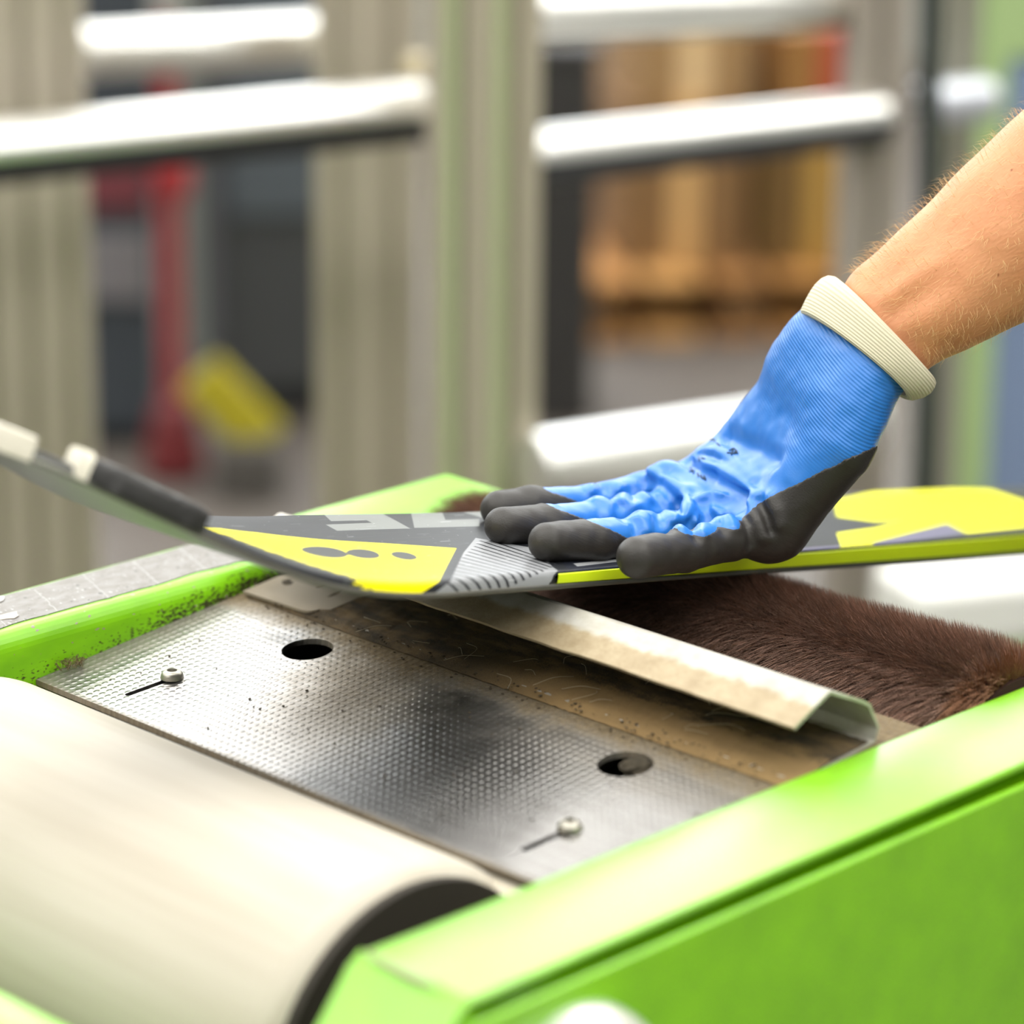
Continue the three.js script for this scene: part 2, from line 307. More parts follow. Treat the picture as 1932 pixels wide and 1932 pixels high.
// suction hood: flange on the deck, back wall, crest, lip hanging over to the front
{
  const outer = [[-0.052, PLY(-0.052) + 0.0003], [-0.1085, PLY(-0.1085) + 0.0003], [-0.1112, 0.9205], [-0.1035, 0.9340], [-0.098, 0.9375], [-0.0740, 0.9482], [-0.0715, 0.9482], [-0.0610, 0.9436], [-0.0474, 0.9372]];
  const inner = outer.map(([z, y], i) => { const a = outer[Math.max(0, i - 1)], b = outer[Math.min(outer.length - 1, i + 1)], dx = b[0] - a[0], dy = b[1] - a[1], l = Math.hypot(dx, dy); return [z + dy / l * 0.0016, y - dx / l * 0.0016]; }).reverse();
  // keep the outside profile on the measured points and the sheet thickness inside
  const hoodTex = texture(1024, 1024, (x, y) => {           // x: round the profile, y: along the hood
    const u = x / 1024 * 0.3, n = fbm(y / 34, x / 40, 3), f = nz(y / 5, x / 6, 1) * 0.6 + nz(y / 2, x / 2.5, 4) * 0.4, lip = sstep(0.1235, 0.1285, u + 0.0035 * n) * (u < 0.146 ? 1 : 0);
    const metal = lerp3([190, 188, 182], [170, 164, 152], clamp(0.45 + n + f * 0.25));
    return lerp3(metal, lerp3([168, 152, 122], [142, 124, 94], clamp(0.45 + n * 1.1 + f * 0.4)), lip * 0.9);
  });
  hoodTex.repeat.set(1 / 0.3, 1 / 0.4);
  const mat = std(0xffffff, 0.5, 0.25, { map: hoodTex, bumpMap: withRepeat(grainFine, 30, 30), bumpScale: 0.00015 });
  const outline = [...outer, ...inner];
  part('suction_hood', sweep(outline, -0.15, 0.2345, 'x', { crease: 0.35, steps: 60, wobble: (z, y, a, i) => (i === 8 || i === 9) ? [z + 0.0004 * nz(a * 55, 3), y + 0.0005 * nz(a * 60, 9)] : [z, y] }), mat, machine, 'pale sheet metal suction hood with drooping front lip');
  // dust bank in the groove and along the foot of the hood
  const dpos = (X) => { const r = []; for (let i = 0; i <= 8; i++) { const t = i / 8, z = -0.046 - t * 0.058, y = PLY(z) + 0.0006 + 0.0032 * Math.min(1, t * 7) * 0.55 + 0.0016 * (0.5 + fbm(X * 90, z * 160, 2)) * Math.sin(Math.PI * clamp(t * 1.05)) + 0.0008 * nz(X * 400, z * 500, 5); r.push(V3(X, y, z)); } return r; };
  const rings = []; for (let i = 0; i <= 160; i++) rings.push(dpos(-0.147 + i / 160 * 0.381));
  const dustTex = texture(1024, 256, (x, y) => { const n = fbm(x / 60, y / 40, 3), f = nz(x / 3, y / 2.5, 8), tan = sstep(0.36, 0.62, x / 1024 + 0.12 * n) * sstep(0.62, 0.42, y / 256 + 0.16 * n + 0.1 * f); return lerp3(lerp3([112, 92, 62], [46, 40, 31], clamp(0.45 + n * 1.3 + f * 0.35)), [150, 122, 80], tan * 0.85); });
  part('dust_layer', loft(rings, { closed: false, uvScale: [2.6, 1] }), std(0xffffff, 0.95, 0, { map: dustTex, bumpMap: withRepeat(grainFine, 10, 4), bumpScale: 0.0004, side: THREE.DoubleSide }), machine, 'brown sanding dust under the hood').userData.kind = 'stuff';
}
// loose crumbs and fibres
{
  const crumb = [], fib = [];
  for (let i = 0; i < 260; i++) {
    const X = -0.13 + rnd() * 0.35, Z = i < 60 ? -0.02 + rnd() * 0.1 : -0.055 + Math.abs(rnd() - 0.5) * 0.03, s = (i < 60 ? 0.00035 : 0.0004) * (0.5 + rnd());
    if (Math.hypot(X + 0.0691, Z + 0.02) < 0.015 || Math.hypot(X - 0.1549, Z + 0.0205) < 0.015) continue;
    const g = new THREE.IcosahedronGeometry(s, 0); g.scale(1 + rnd(), 0.7, 1 + rnd() * 1.4); g.rotateY(rnd() * 6); g.translate(X, PLY(Z) + 0.0004 + (Z < -0.045 ? 0.002 : 0), Z); crumb.push(g);
  }
  part('dust_crumbs', mergeGeometries(crumb), std(0x4a4032, 0.95), machine, 'dark crumbs of dust').userData.kind = 'stuff';
  for (let i = 0; i < 26; i++) {
    const X = -0.06 + rnd() * 0.28, Z = -0.05 - rnd() * 0.045, a = rnd() * 6.28, l = 0.008 + rnd() * 0.018, y = PLY(Z) + 0.004, b = (rnd() - 0.5) * 0.01;
    fib.push(tube([V3(X, y, Z), V3(X + Math.cos(a) * l * 0.5 + b, y + 0.001 + rnd() * 0.001, Z + Math.sin(a) * l * 0.5 - b), V3(X + Math.cos(a) * l, y + 0.0002, Z + Math.sin(a) * l)], 0.00012, 4, 8));
  }
  part('fibres', mergeGeometries(fib), std(0xb3a78e, 0.8), machine, 'pale loose bristle hairs in the dust').userData.kind = 'stuff';
  // tuft of hairs caught in front of the far beam wall, and a clump in the hole
  const tuft = []; for (let i = 0; i < 40; i++) { const c = V3(-0.1515 + rnd() * 0.004, PLY(0.072) + 0.001, 0.065 + rnd() * 0.014), d = () => (rnd() - 0.5) * 0.008; tuft.push(tube([c, c.clone().add(V3(d(), 0.002 + rnd() * 0.004, d())), c.clone().add(V3(d() * 1.4, 0.001 + rnd() * 0.003, d() * 1.5))], 0.00014, 4, 6)); }
  part('dust_tuft', mergeGeometries(tuft), std(0x6b5c3c, 0.9), machine, 'small tuft of brown hairs at the beam foot').userData.kind = 'stuff';
  const cl = new THREE.IcosahedronGeometry(0.0075, 3), cp = cl.attributes.position; for (let i = 0; i < cp.count; i++) { const k = 1 + 0.35 * nz(cp.getX(i) * 300, cp.getY(i) * 300, cp.getZ(i) * 300); cp.setXYZ(i, cp.getX(i) * k * 1.1, cp.getY(i) * k * 0.7, cp.getZ(i) * k); } cl.computeVertexNormals(); cl.translate(0.1555, PLY(-0.03) - 0.0055, -0.0285);
  part('dust_clump', cl, std(0x5d5444, 0.95, 0, { bumpMap: withRepeat(grainFine, 4, 4), bumpScale: 0.001 }), machine, 'clump of dust hanging in the deck hole');
}
// brush roller
{
  const cy = 0.8746, cz = -0.2104, core = new THREE.CylinderGeometry(0.046, 0.046, 0.39, 64); core.rotateZ(Math.PI / 2); core.translate(0.0465, cy, cz);
  const brush = part('brush_roller', core, std(0x3a241a, 0.9), machine, 'brown bristle brush roller');
  const N = 52000, bg = new THREE.ConeGeometry(0.00048, 1, 3, 3, true); bg.translate(0, 0.5, 0);
  const bp = bg.attributes.position; for (let i = 0; i < bp.count; i++) { const t = bp.getY(i); bp.setX(i, bp.getX(i) * 40 + 0.75 * t * t); } bg.computeVertexNormals();   // x: bend in units of length, scaled below
  const im = new THREE.InstancedMesh(bg, std(0xffffff, 0.62), N), M = new THREE.Matrix4(), c = new THREE.Color(), L0 = 0.0158;
  for (let i = 0; i < N; i++) {
    const X = -0.148 + rnd() * 0.386, a = -1.15 + rnd() * 2.9;         // angle from the top, towards the front
    const wear = 0.0022 * fbm(X * 16, 3) - 0.0012 * Math.cos((X - 0.1) * 26), len = L0 + wear + (rnd() - 0.5) * 0.002 - (rnd() < 0.1 ? rnd() * 0.004 : 0), lean = 0.12 * (rnd() - 0.5) + 0.1 * nz(X * 80, a * 12) + (X > 0.222 ? 0.7 * (X - 0.222) / 0.016 : 0) + (X < -0.135 ? -0.7 * (-0.135 - X) / 0.013 : 0);
    const up = V3(Math.sin(lean), Math.cos(a) * Math.cos(lean), Math.sin(a) * Math.cos(lean)), tang = V3(0, -Math.sin(a), Math.cos(a)), side = V3().crossVectors(tang, up).normalize();
    const root = V3(X, cy + 0.044 * Math.cos(a), cz + 0.044 * Math.sin(a));
    const bx = tang.clone().multiplyScalar(len * (0.8 + 0.5 * rnd())), by = up.clone().multiplyScalar(len), bz = side;
    // x axis of the strand carries the bend; the tiny width is restored by keeping its unit part
    M.makeBasis(bx, by, bz).setPosition(root); im.setMatrixAt(i, M);
    const t = rnd(), g = nz(X * 160, a * 18) * 0.5 + 0.5; { const v = 0.55 + 1.5 * t * t * (0.4 + g); c.setRGB(0.36 * v, 0.225 * v, 0.17 * v); }; if (X > 0.226 || rnd() < 0.04) c.setRGB(0.36, 0.18, 0.1);
    im.setColorAt(i, c);
  }
  im.name = 'bristles'; im.castShadow = im.receiveShadow = true; im.userData.kind = 'stuff'; brush.add(im);
  for (const x of [-0.1515, 0.2415]) { const d = new THREE.CylinderGeometry(0.03, 0.03, 0.004, 40); d.rotateZ(Math.PI / 2); d.translate(x, cy, cz); part('end_disc', d, std(0x2a2622, 0.6, 0.4), brush); }
}
// front feed roller
{
  const cy = 0.822, cz = 0.15, R = 0.088, xr = 0.188, xl = -0.153, sh = 0.014, pr = [];
  pr.push(new THREE.Vector2(0.02, xl), new THREE.Vector2(R - sh, xl));
  for (let i = 0; i <= 8; i++) { const a = i / 8 * Math.PI / 2; pr.push(new THREE.Vector2(R - sh + sh * Math.sin(a), xl + sh - sh * Math.cos(a))); }
  for (let i = 0; i <= 8; i++) { const a = i / 8 * Math.PI / 2; pr.push(new THREE.Vector2(R - sh + sh * Math.cos(a), xr - sh + sh * Math.sin(a))); }
  pr.push(new THREE.Vector2(0.02, xr));
  const g = new THREE.LatheGeometry(pr, 128); g.rotateZ(-Math.PI / 2); g.translate(0, cy, cz);
  const rub = texture(512, 512, (x, y) => { const n = fbm(x / 70, y / 26, 3), f = fbm(x / 12, y / 12, 6); return lerp3([202, 195, 182], [184, 175, 160], clamp(0.5 + n + 0.3 * f)); });
  const roller = part('feed_roller', g, std(0xffffff, 0.58, 0, { map: withRepeat(rub, 3, 1), specularIntensity: 0.7 }), machine, 'smooth tan rubber feed roller');
  const disc = new THREE.CylinderGeometry(R - 0.006, R - 0.006, 0.006, 64); disc.rotateZ(Math.PI / 2); disc.translate(xr - 0.0005, cy, cz); part('end_disc', disc, std(0x2b261e, 0.75), roller, 'end disc of the roller with the gap shade painted into its colour');  // disc colour carries the shade between roller end and beam
  const ax = new THREE.CylinderGeometry(0.018, 0.018, 0.398, 32); ax.rotateZ(Math.PI / 2); ax.translate(0.0455, cy, cz); part('axle', ax, std(0x555550, 0.4, 0.8), roller);
}
part('front_crossbar', sweep(rrect(0.285, 0.31, 0.78, 0.862, 0.004), -0.15, 0.2456, 'x'), paint, machine, 'green crossbar in front of the roller');
// round clamp knob on the outer side of the near beam
{
  const k = at(1105, 2040, 1.30), l = V3(k.x - MX, k.y, k.z - MZ).applyAxisAngle(V3(0, 1, 0), -TURN);
  const pr = [[0, 0.021], [0.012, 0.0195], [0.02, 0.0145], [0.0235, 0.006], [0.024, -0.004], [0.021, -0.009], [0.008, -0.011], [0.008, -0.03], [0, -0.03]].map(([r, y]) => new THREE.Vector2(r * 1.35, y * 1.35));
  const g = new THREE.LatheGeometry(pr.reverse(), 40); g.rotateZ(-0.5); g.translate(l.x, l.y, l.z);
  const knob = part('clamp_knob', g, std(0xe4e4e2, 0.3, 0.6), machine, 'round silver clamp knob');
  const st = new THREE.CylinderGeometry(0.006, 0.006, Math.max(0.02, l.x - 0.31), 20); st.rotateZ(Math.PI / 2); st.translate((l.x + 0.312) / 2, l.y - 0.02, l.z); part('stud', st, std(0x9a9a98, 0.35, 0.9), knob);
}
// feet
for (const [x, z] of [[-0.17, -0.2], [0.27, -0.2], [-0.17, 0.18], [0.27, 0.18]]) { const g = new THREE.CylinderGeometry(0.022, 0.028, 0.024, 24); g.translate(x, 0.012, z); part('foot', g, std(0x222222, 0.8), machine, 'black rubber foot'); }

// ------------------------------------------------------------------ the ski
const lin = (xs, ys) => (x) => { if (x <= xs[0]) return ys[0]; for (let i = 1; i < xs.length; i++) if (x <= xs[i]) return ys[i - 1] + (ys[i] - ys[i - 1]) * (x - xs[i - 1]) / (xs[i] - xs[i - 1]); return ys[ys.length - 1]; };
function smoothCurve(xs, ys) {                              // monotone-ish Catmull-Rom on uneven knots
  const n = xs.length, m = xs.map((_, i) => i === 0 ? (ys[1] - ys[0]) / (xs[1] - xs[0]) : i === n - 1 ? (ys[n - 1] - ys[n - 2]) / (xs[n - 1] - xs[n - 2]) : ((ys[i + 1] - ys[i]) / (xs[i + 1] - xs[i]) * (xs[i] - xs[i - 1]) + (ys[i] - ys[i - 1]) / (xs[i] - xs[i - 1]) * (xs[i + 1] - xs[i])) / (xs[i + 1] - xs[i - 1]));
  return (x) => { let i = 1; while (i < n - 1 && x > xs[i]) i++; const h = xs[i] - xs[i - 1], t = clamp((x - xs[i - 1]) / h), t2 = t * t, t3 = t2 * t; return (2 * t3 - 3 * t2 + 1) * ys[i - 1] + (t3 - 2 * t2 + t) * h * m[i - 1] + (-2 * t3 + 3 * t2) * ys[i] + (t3 - t2) * h * m[i]; };
}
const skiY = smoothCurve([-1.4, -0.6, -0.2335, -0.0602, -0.0122, 0.0233, 0.0577, 0.0909, 0.1229, 0.1452, 0.1678, 0.1927, 0.214, 0.2375, 0.262], [0.713, 0.8606, 0.9288, 0.9610, 0.9700, 0.9765, 0.9850, 0.9965, 1.0120, 1.0248, 1.0390, 1.0545, 1.0680, 1.0820, 1.096]);
const skiN = smoothCurve([-1.36, -1.3, -1.1, -0.7, -0.4, -0.11, -0.03, 0.05, 0.1, 0.14, 0.18, 0.208, 0.229, 0.242, 0.250], [0.02, 0.05, 0.055, 0.052, 0.062, 0.068, 0.071, 0.0735, 0.0725, 0.068, 0.058, 0.046, 0.031, 0.017, 0.002]);
const skiF = smoothCurve([-1.36, -1.3, -1.1, -0.7, -0.45, -0.11, -0.03, 0.05, 0.1, 0.14, 0.18, 0.208, 0.229, 0.242, 0.250], [-0.02, -0.05, -0.055, -0.048, -0.057, -0.062, -0.070, -0.076, -0.075, -0.070, -0.060, -0.048, -0.032, -0.018, -0.002]);
const skiT = lin([-1.36, -1.2, -0.75, -0.06, 0.05, 0.12, 0.26], [0.007, 0.01, 0.0185, 0.0092, 0.0082, 0.0065, 0.0055]);
const ski = thing('ski', 'black and neon yellow ski with upturned tip lying across the brush roller', 'ski', [MX, 0, MZ], TURN);
{
  const zs = []; for (let z = -1.36; z < 0.2499; z += z < -0.3 ? 0.02 : z < 0.2 ? 0.006 : 0.003) zs.push(z); zs.push(0.250);
  const frame = (z) => { const e = 0.002, s = (skiY(z + e) - skiY(z - e)) / (2 * e), l = Math.hypot(1, s); return { up: [1 / l, -s / l], y: skiY(z) }; };
  const pt = (z, x, h) => { const f = frame(z); return V3(x, f.y + f.up[0] * h, z + f.up[1] * h); };
  const strip = (fn, keep = () => true, uvf) => {           // fn(z) -> list of [x, h]
    const Z = zs.filter(keep), rings = Z.map((z) => fn(z).map(([x, h]) => pt(z, x, h)));
    const g = loft(rings, { closed: false });
    if (uvf) { const u = g.attributes.uv, n = rings[0].length; Z.forEach((z, k) => fn(z).forEach(([x, h], i) => u.setXY(k * n + i, ...uvf(z, x, h, i)))); }
    return g;
  };
  // top sheet artwork, drawn in ski coordinates (x across, z along)
  const CW = 2048, CH = 512, ZF = -0.32, XA = -0.085, XB = 0.095;
  const U = (z) => z > ZF ? 0.2 + 0.8 * (z - ZF) / (0.27 - ZF) : 0.2 * (z + 1.37) / (ZF + 1.37), Vv = (x) => (x - XA) / (XB - XA);
  const cv = document.createElement('canvas'); cv.width = CW; cv.height = CH; const cx = cv.getContext('2d');
  const q = ([x, z]) => [U(z) * CW, (1 - Vv(x)) * CH];
  const poly = (pts, fill) => { cx.beginPath(); pts.forEach((p, i) => cx[i ? 'lineTo' : 'moveTo'](...q(p))); cx.closePath(); cx.fillStyle = fill; cx.fill(); };
  cx.fillStyle = '#26282c'; cx.fillRect(0, 0, CW, CH);
  for (let i = 0; i < 900; i++) { cx.fillStyle = `rgba(${90 + rnd() * 60 | 0},${92 + rnd() * 60 | 0},${96 + rnd() * 60 | 0},${0.05 + rnd() * 0.16})`; cx.fillRect(rnd() * CW, rnd() * CH, 10 + rnd() * 70, 1); }
  // yellow panel with ragged worn lower edge
  const yel = [[-0.0375, 0.0790], [-0.0308, 0.0491], [0.0158, -0.0429], [0.052, 0.000], [0.088, 0.0433]];
  const worn = [[0.092, 0.058], [0.078, 0.078], [0.070, 0.080], [0.062, 0.0835], [0.0504, 0.0860], [0.034, 0.0858], [0.0188, 0.0861], [0.006, 0.0850], [-0.0053, 0.0836], [-0.02, 0.0815]];
  const ragged = []; for (let i = 0; i < worn.length - 1; i++) for (let k = 0; k < 14; k++) { const t = k / 14, a = worn[i], b = worn[i + 1]; ragged.push([a[0] + (b[0] - a[0]) * t + (rnd() - 0.5) * 0.004, a[1] + (b[1] - a[1]) * t + (rnd() - 0.5) * 0.006]); }
  poly([...yel, ...ragged], '#fff200');
  cx.globalAlpha = 0.75; for (let i = 0; i < 260; i++) { const k = rnd() * (worn.length - 1), j = Math.floor(k), t = k - j, a = worn[j], b = worn[Math.min(j + 1, worn.length - 1)]; const [u, v] = q([a[0] + (b[0] - a[0]) * t + (rnd() - 0.5) * 0.012, a[1] + (b[1] - a[1]) * t - rnd() * rnd() * 0.022 + 0.004]); cx.fillStyle = rnd() < 0.6 ? '#33363b' : '#74766f'; cx.fillRect(u, v, 2 + rnd() * 9, 1 + rnd() * 3); } cx.globalAlpha = 1;
  // three dark spots joined like beads
  const oval = (c, a, s) => { const A = q(c), E1 = q(a), E2 = q(s), ux = E1[0] - A[0], uy = E1[1] - A[1], wx = E2[0] - A[0], wy = E2[1] - A[1]; cx.beginPath(); for (let i = 0; i <= 40; i++) { const t = i / 40 * Math.PI * 2; cx[i ? 'lineTo' : 'moveTo'](A[0] + ux * Math.cos(t) + wx * Math.sin(t), A[1] + uy * Math.cos(t) + wy * Math.sin(t)); } cx.fillStyle = '#37393a'; cx.fill(); };
  oval([0.0115, 0.0424], [0.0176, 0.0328], [-0.0005, 0.0300]); oval([0.0158, 0.0207], [0.021, 0.0144], [0.0068, 0.0115]); oval([0.0238, 0.0007], [0.0291, -0.003], [0.0171, -0.0060]);
  poly([[0.0160, 0.0345], [0.0185, 0.0345], [0.0180, 0.0260], [0.0155, 0.0262]], '#37393a');
  // grey block lettering
  poly([[-0.0735, -0.0320], [-0.0664, -0.0668], [-0.0278, -0.0524], [-0.0306, -0.0048], [-0.044, -0.0091], [-0.043, -0.0398], [-0.049, -0.0417], [-0.0505, -0.0186]], '#747775');
  poly([[-0.0650, -0.0880], [-0.0615, -0.1076], [-0.0411, -0.0905], [-0.0394, -0.1137], [-0.0243, -0.0988], [-0.0285, -0.0559]], '#747775');
  poly([[-0.066, -0.118], [-0.062, -0.150], [-0.030, -0.150], [-0.0243, -0.118]], '#747775');
  // hatched panel
  poly([[-0.0019, -0.0738], [0.0272, -0.0905], [0.0606, -0.0652], [0.090, -0.050], [0.094, 0.03], [0.0807, 0.026], [0.0247, -0.039]], '#8a8c8f');
  cx.strokeStyle = '#16171b';
  for (let i = 0; i < 15; i++) { const t = i / 14; cx.lineWidth = 4.5; cx.beginPath(); cx.moveTo(...q([-0.001 + 0.070 * t, -0.078 + 0.098 * t])); cx.lineTo(...q([0.0575 + 0.034 * t, -0.074 + 0.076 * t])); cx.stroke(); }
  poly([[0.030, -0.098], [0.066, -0.070], [0.080, -0.075], [0.080, -0.20], [0.035, -0.18]], '#262932');
  poly([[0.058, -0.083], [0.064, -0.080], [0.060, -0.12], [0.056, -0.118]], '#a0a2a4');
  // rear graphics
  cx.fillStyle = '#2f3138'; cx.fillRect(0, 0, U(-0.24) * CW, CH);
  poly([[0.0645, -0.318], [0.0314, -0.427], [0.0555, -0.4138], [0.069, -0.314]], '#6d6a86');
  poly([[0.060, -0.24], [0.066, -0.24], [0.066, -0.31], [0.061, -0.31]], '#7b7794');
  poly([[-0.0347, -0.4041], [-0.0611, -0.4932], [-0.0415, -0.5677], [-0.0056, -0.5581], [0.0513, -0.4789], [0.0555, -0.4138], [0.0314, -0.427], [0.0645, -0.318], [0.0658, -0.2866], [0.0301, -0.3615], [0.0184, -0.403], [0.0178, -0.3771], [0.0011, -0.3624]], '#f4f510');
  poly([[-0.07, -0.56], [-0.02, -0.60], [0.06, -0.52], [0.07, -0.50], [0.07, -0.7], [-0.07, -0.8]], '#f4f510');
  poly([[-0.07, -0.545], [-0.035, -0.58], [-0.01, -0.60], [-0.06, -0.66]], '#3a3d46');
  // fine scratches and dust flecks
  for (let i = 0; i < 420; i++) { cx.fillStyle = rnd() < 0.7 ? 'rgba(200,205,210,0.35)' : 'rgba(235,238,240,0.7)'; const [u, v] = q([-0.075 + rnd() * 0.15, -0.26 + rnd() * 0.33]); cx.fillRect(u, v, rnd() < 0.3 ? 4 + rnd() * 20 : 2, 1.4); }
  const art = new THREE.CanvasTexture(cv); art.colorSpace = THREE.SRGBColorSpace; art.anisotropy = 8;
  const topMat = std(0xffffff, 0.42, 0, { map: art, specularIntensity: 0.45, side: THREE.DoubleSide });
  const uvTop = (z, x, h, i) => [U(z), Vv(x)];
  const CAP = -0.0545;                                      // in front of here the top sheet wraps down over the side
  const sheet = (z) => {
    const n = skiN(z), f = skiF(z), t = skiT(z), w = Math.min(0.005, n * 0.5), r = [], wrap = z > CAP;
    const c = Math.min(1, n / 0.02);
    r.push([f, wrap ? 0.0028 : t * 0.62], [f + 0.3 * w, t * 0.8], [f + w, t * 0.97]);
    for (let i = 1; i < 8; i++) r.push([f + w + (n - f - 2 * w) * i / 8, t]);
    if (wrap) r.push([n - w * 0.95, t], [n - w * 0.45, t * 0.93], [n - w * 0.12, t * 0.68], [n, 0.0028]);
    else r.push([n - 0.0016, t], [n - 0.0008, t * 0.985], [n - 0.0003, t * 0.95], [n, t * 0.88]);
    return r;
  };
  const uvSheet = (z, x, h, i) => [U(z), Vv(i === 13 ? skiN(z) + 0.008 : i === 12 ? skiN(z) + 0.003 : x)];
  part('top_sheet', strip(sheet, () => true, uvSheet), topMat, ski, 'glossy black top sheet with yellow panel, grey lettering and hatching');
  part('sidewall', strip((z) => { const n = skiN(z), t = skiT(z); return [[n - 0.006, t * 0.86], [n + 0.0002, t * 0.86], [n + 0.0006, t * 0.8], [n + 0.0006, 0.0034], [n, 0.0028], [n - 0.006, 0.0028]]; }, (z) => z < CAP), std(0xd6ee14, 0.45, 0, { side: THREE.DoubleSide }), ski, 'neon yellow green sidewall');
  part('sidewall', strip((z) => { const f = skiF(z), t = skiT(z); return [[f + 0.006, 0.0028], [f, 0.0028], [f - 0.0004, 0.0034], [f - 0.0004, t * 0.6], [f + 0.006, t * 0.62]]; }, (z) => z < CAP), std(0xd6ee14, 0.45, 0, { side: THREE.DoubleSide }), ski, 'neon yellow green sidewall');
  for (const fn of [skiN, skiF]) part('steel_edge', strip((z) => { const n = fn(z), s = Math.sign(n) || 1, w = Math.min(0.003, Math.abs(n)); return [[n - s * w, 0.0028], [n + s * 0.0003, 0.0028], [n + s * 0.0003, 0.0004], [n, 0], [n - s * w, 0]]; }), std(0x6e6e66, 0.4, 0.8, { side: THREE.DoubleSide }), ski, 'dull steel running edge');
  part('base', strip((z) => { const n = skiN(z), f = skiF(z), k = Math.min(0.0028, n * 0.9), r = []; for (let i = 0; i <= 6; i++) r.push([f + k + (n - f - 2 * k) * i / 6, -0.0001]); return r; }), std(0x1f2a16, 0.3, 0, { side: THREE.DoubleSide }), ski, 'dark glossy running base');
  // core closes the body between sheet and base
  part('core', strip((z) => { const n = skiN(z) * 0.97, f = skiF(z) * 0.97, t = skiT(z); return [[f, 0.0012], [f, t * 0.55], [n, t * 0.55], [n, 0.0012]]; }), std(0x4a4a44, 0.7, 0, { side: THREE.DoubleSide }), ski);
  // black rubber bar along the near edge of the shovel, pale clip and pale tip cap
  const bar = (z0, z1, h0, h1, w, mat, name, label, over = 0) => {
    const rings = []; const K = 16;
    for (let k = 0; k <= K; k++) { const z = z0 + (z1 - z0) * k / K, n = skiN(z) + 0.0012 + over, t = skiT(z), e = (k === 0 || k === K) ? 0.0008 : 0; rings.push([[n - e, h0 + e], [n - e, h1 - 0.003], [n - 0.0012, h1 - 0.0008 - e], [n - 0.003, h1 - e], [n - w + 0.002, h1 - e], [n - w + e, h1 - 0.002], [n - w + e, t * 0.7]].map(([x, h]) => pt(z, x, h))); }
    const g = toCreasedNormals(loft(rings, { capStart: true, capEnd: true }).toNonIndexed(), 0.8);
    part(name, g, mat, ski, label);
  };
  bar(0.161, 0.2095, 0.0015, 0.0130, 0.020, std(0x232222, 0.45, 0, { side: THREE.DoubleSide }), 'edge_bar', 'black rubber bar on the shovel edge');
  const cream = std(0xd9d4c4, 0.45, 0, { side: THREE.DoubleSide });
  bar(0.2100, 0.2145, 0.001, 0.0140, 0.011, cream, 'tip_clip', 'pale plastic clip at the end of the bar', 0.0003);
  {                                                         // tip cap: wraps the rounded nose of the ski
    const rings = []; for (let k = 0; k <= 12; k++) { const z = 0.229 + k / 12 * 0.023, zz = Math.min(z, 0.2498), n = skiN(zz) + 0.0014, f = skiF(zz) - 0.0014, t = skiT(zz); rings.push([[f, -0.0006], [n, -0.0006], [n + 0.0006, t * 0.5], [n, t + 0.0042], [n - 0.003, t + 0.005], [f + 0.003, t + 0.002], [f, t + 0.001]].map(([x, h]) => { const p = pt(zz, x, h); if (z > zz) { p.z += (z - zz); p.y += (z - zz) * 0.7; } return p; })); }
    part('tip_cap', toCreasedNormals(loft(rings, { capStart: true, capEnd: true }).toNonIndexed(), 0.8), cream, ski, 'pale plastic tip cap');
  }
}

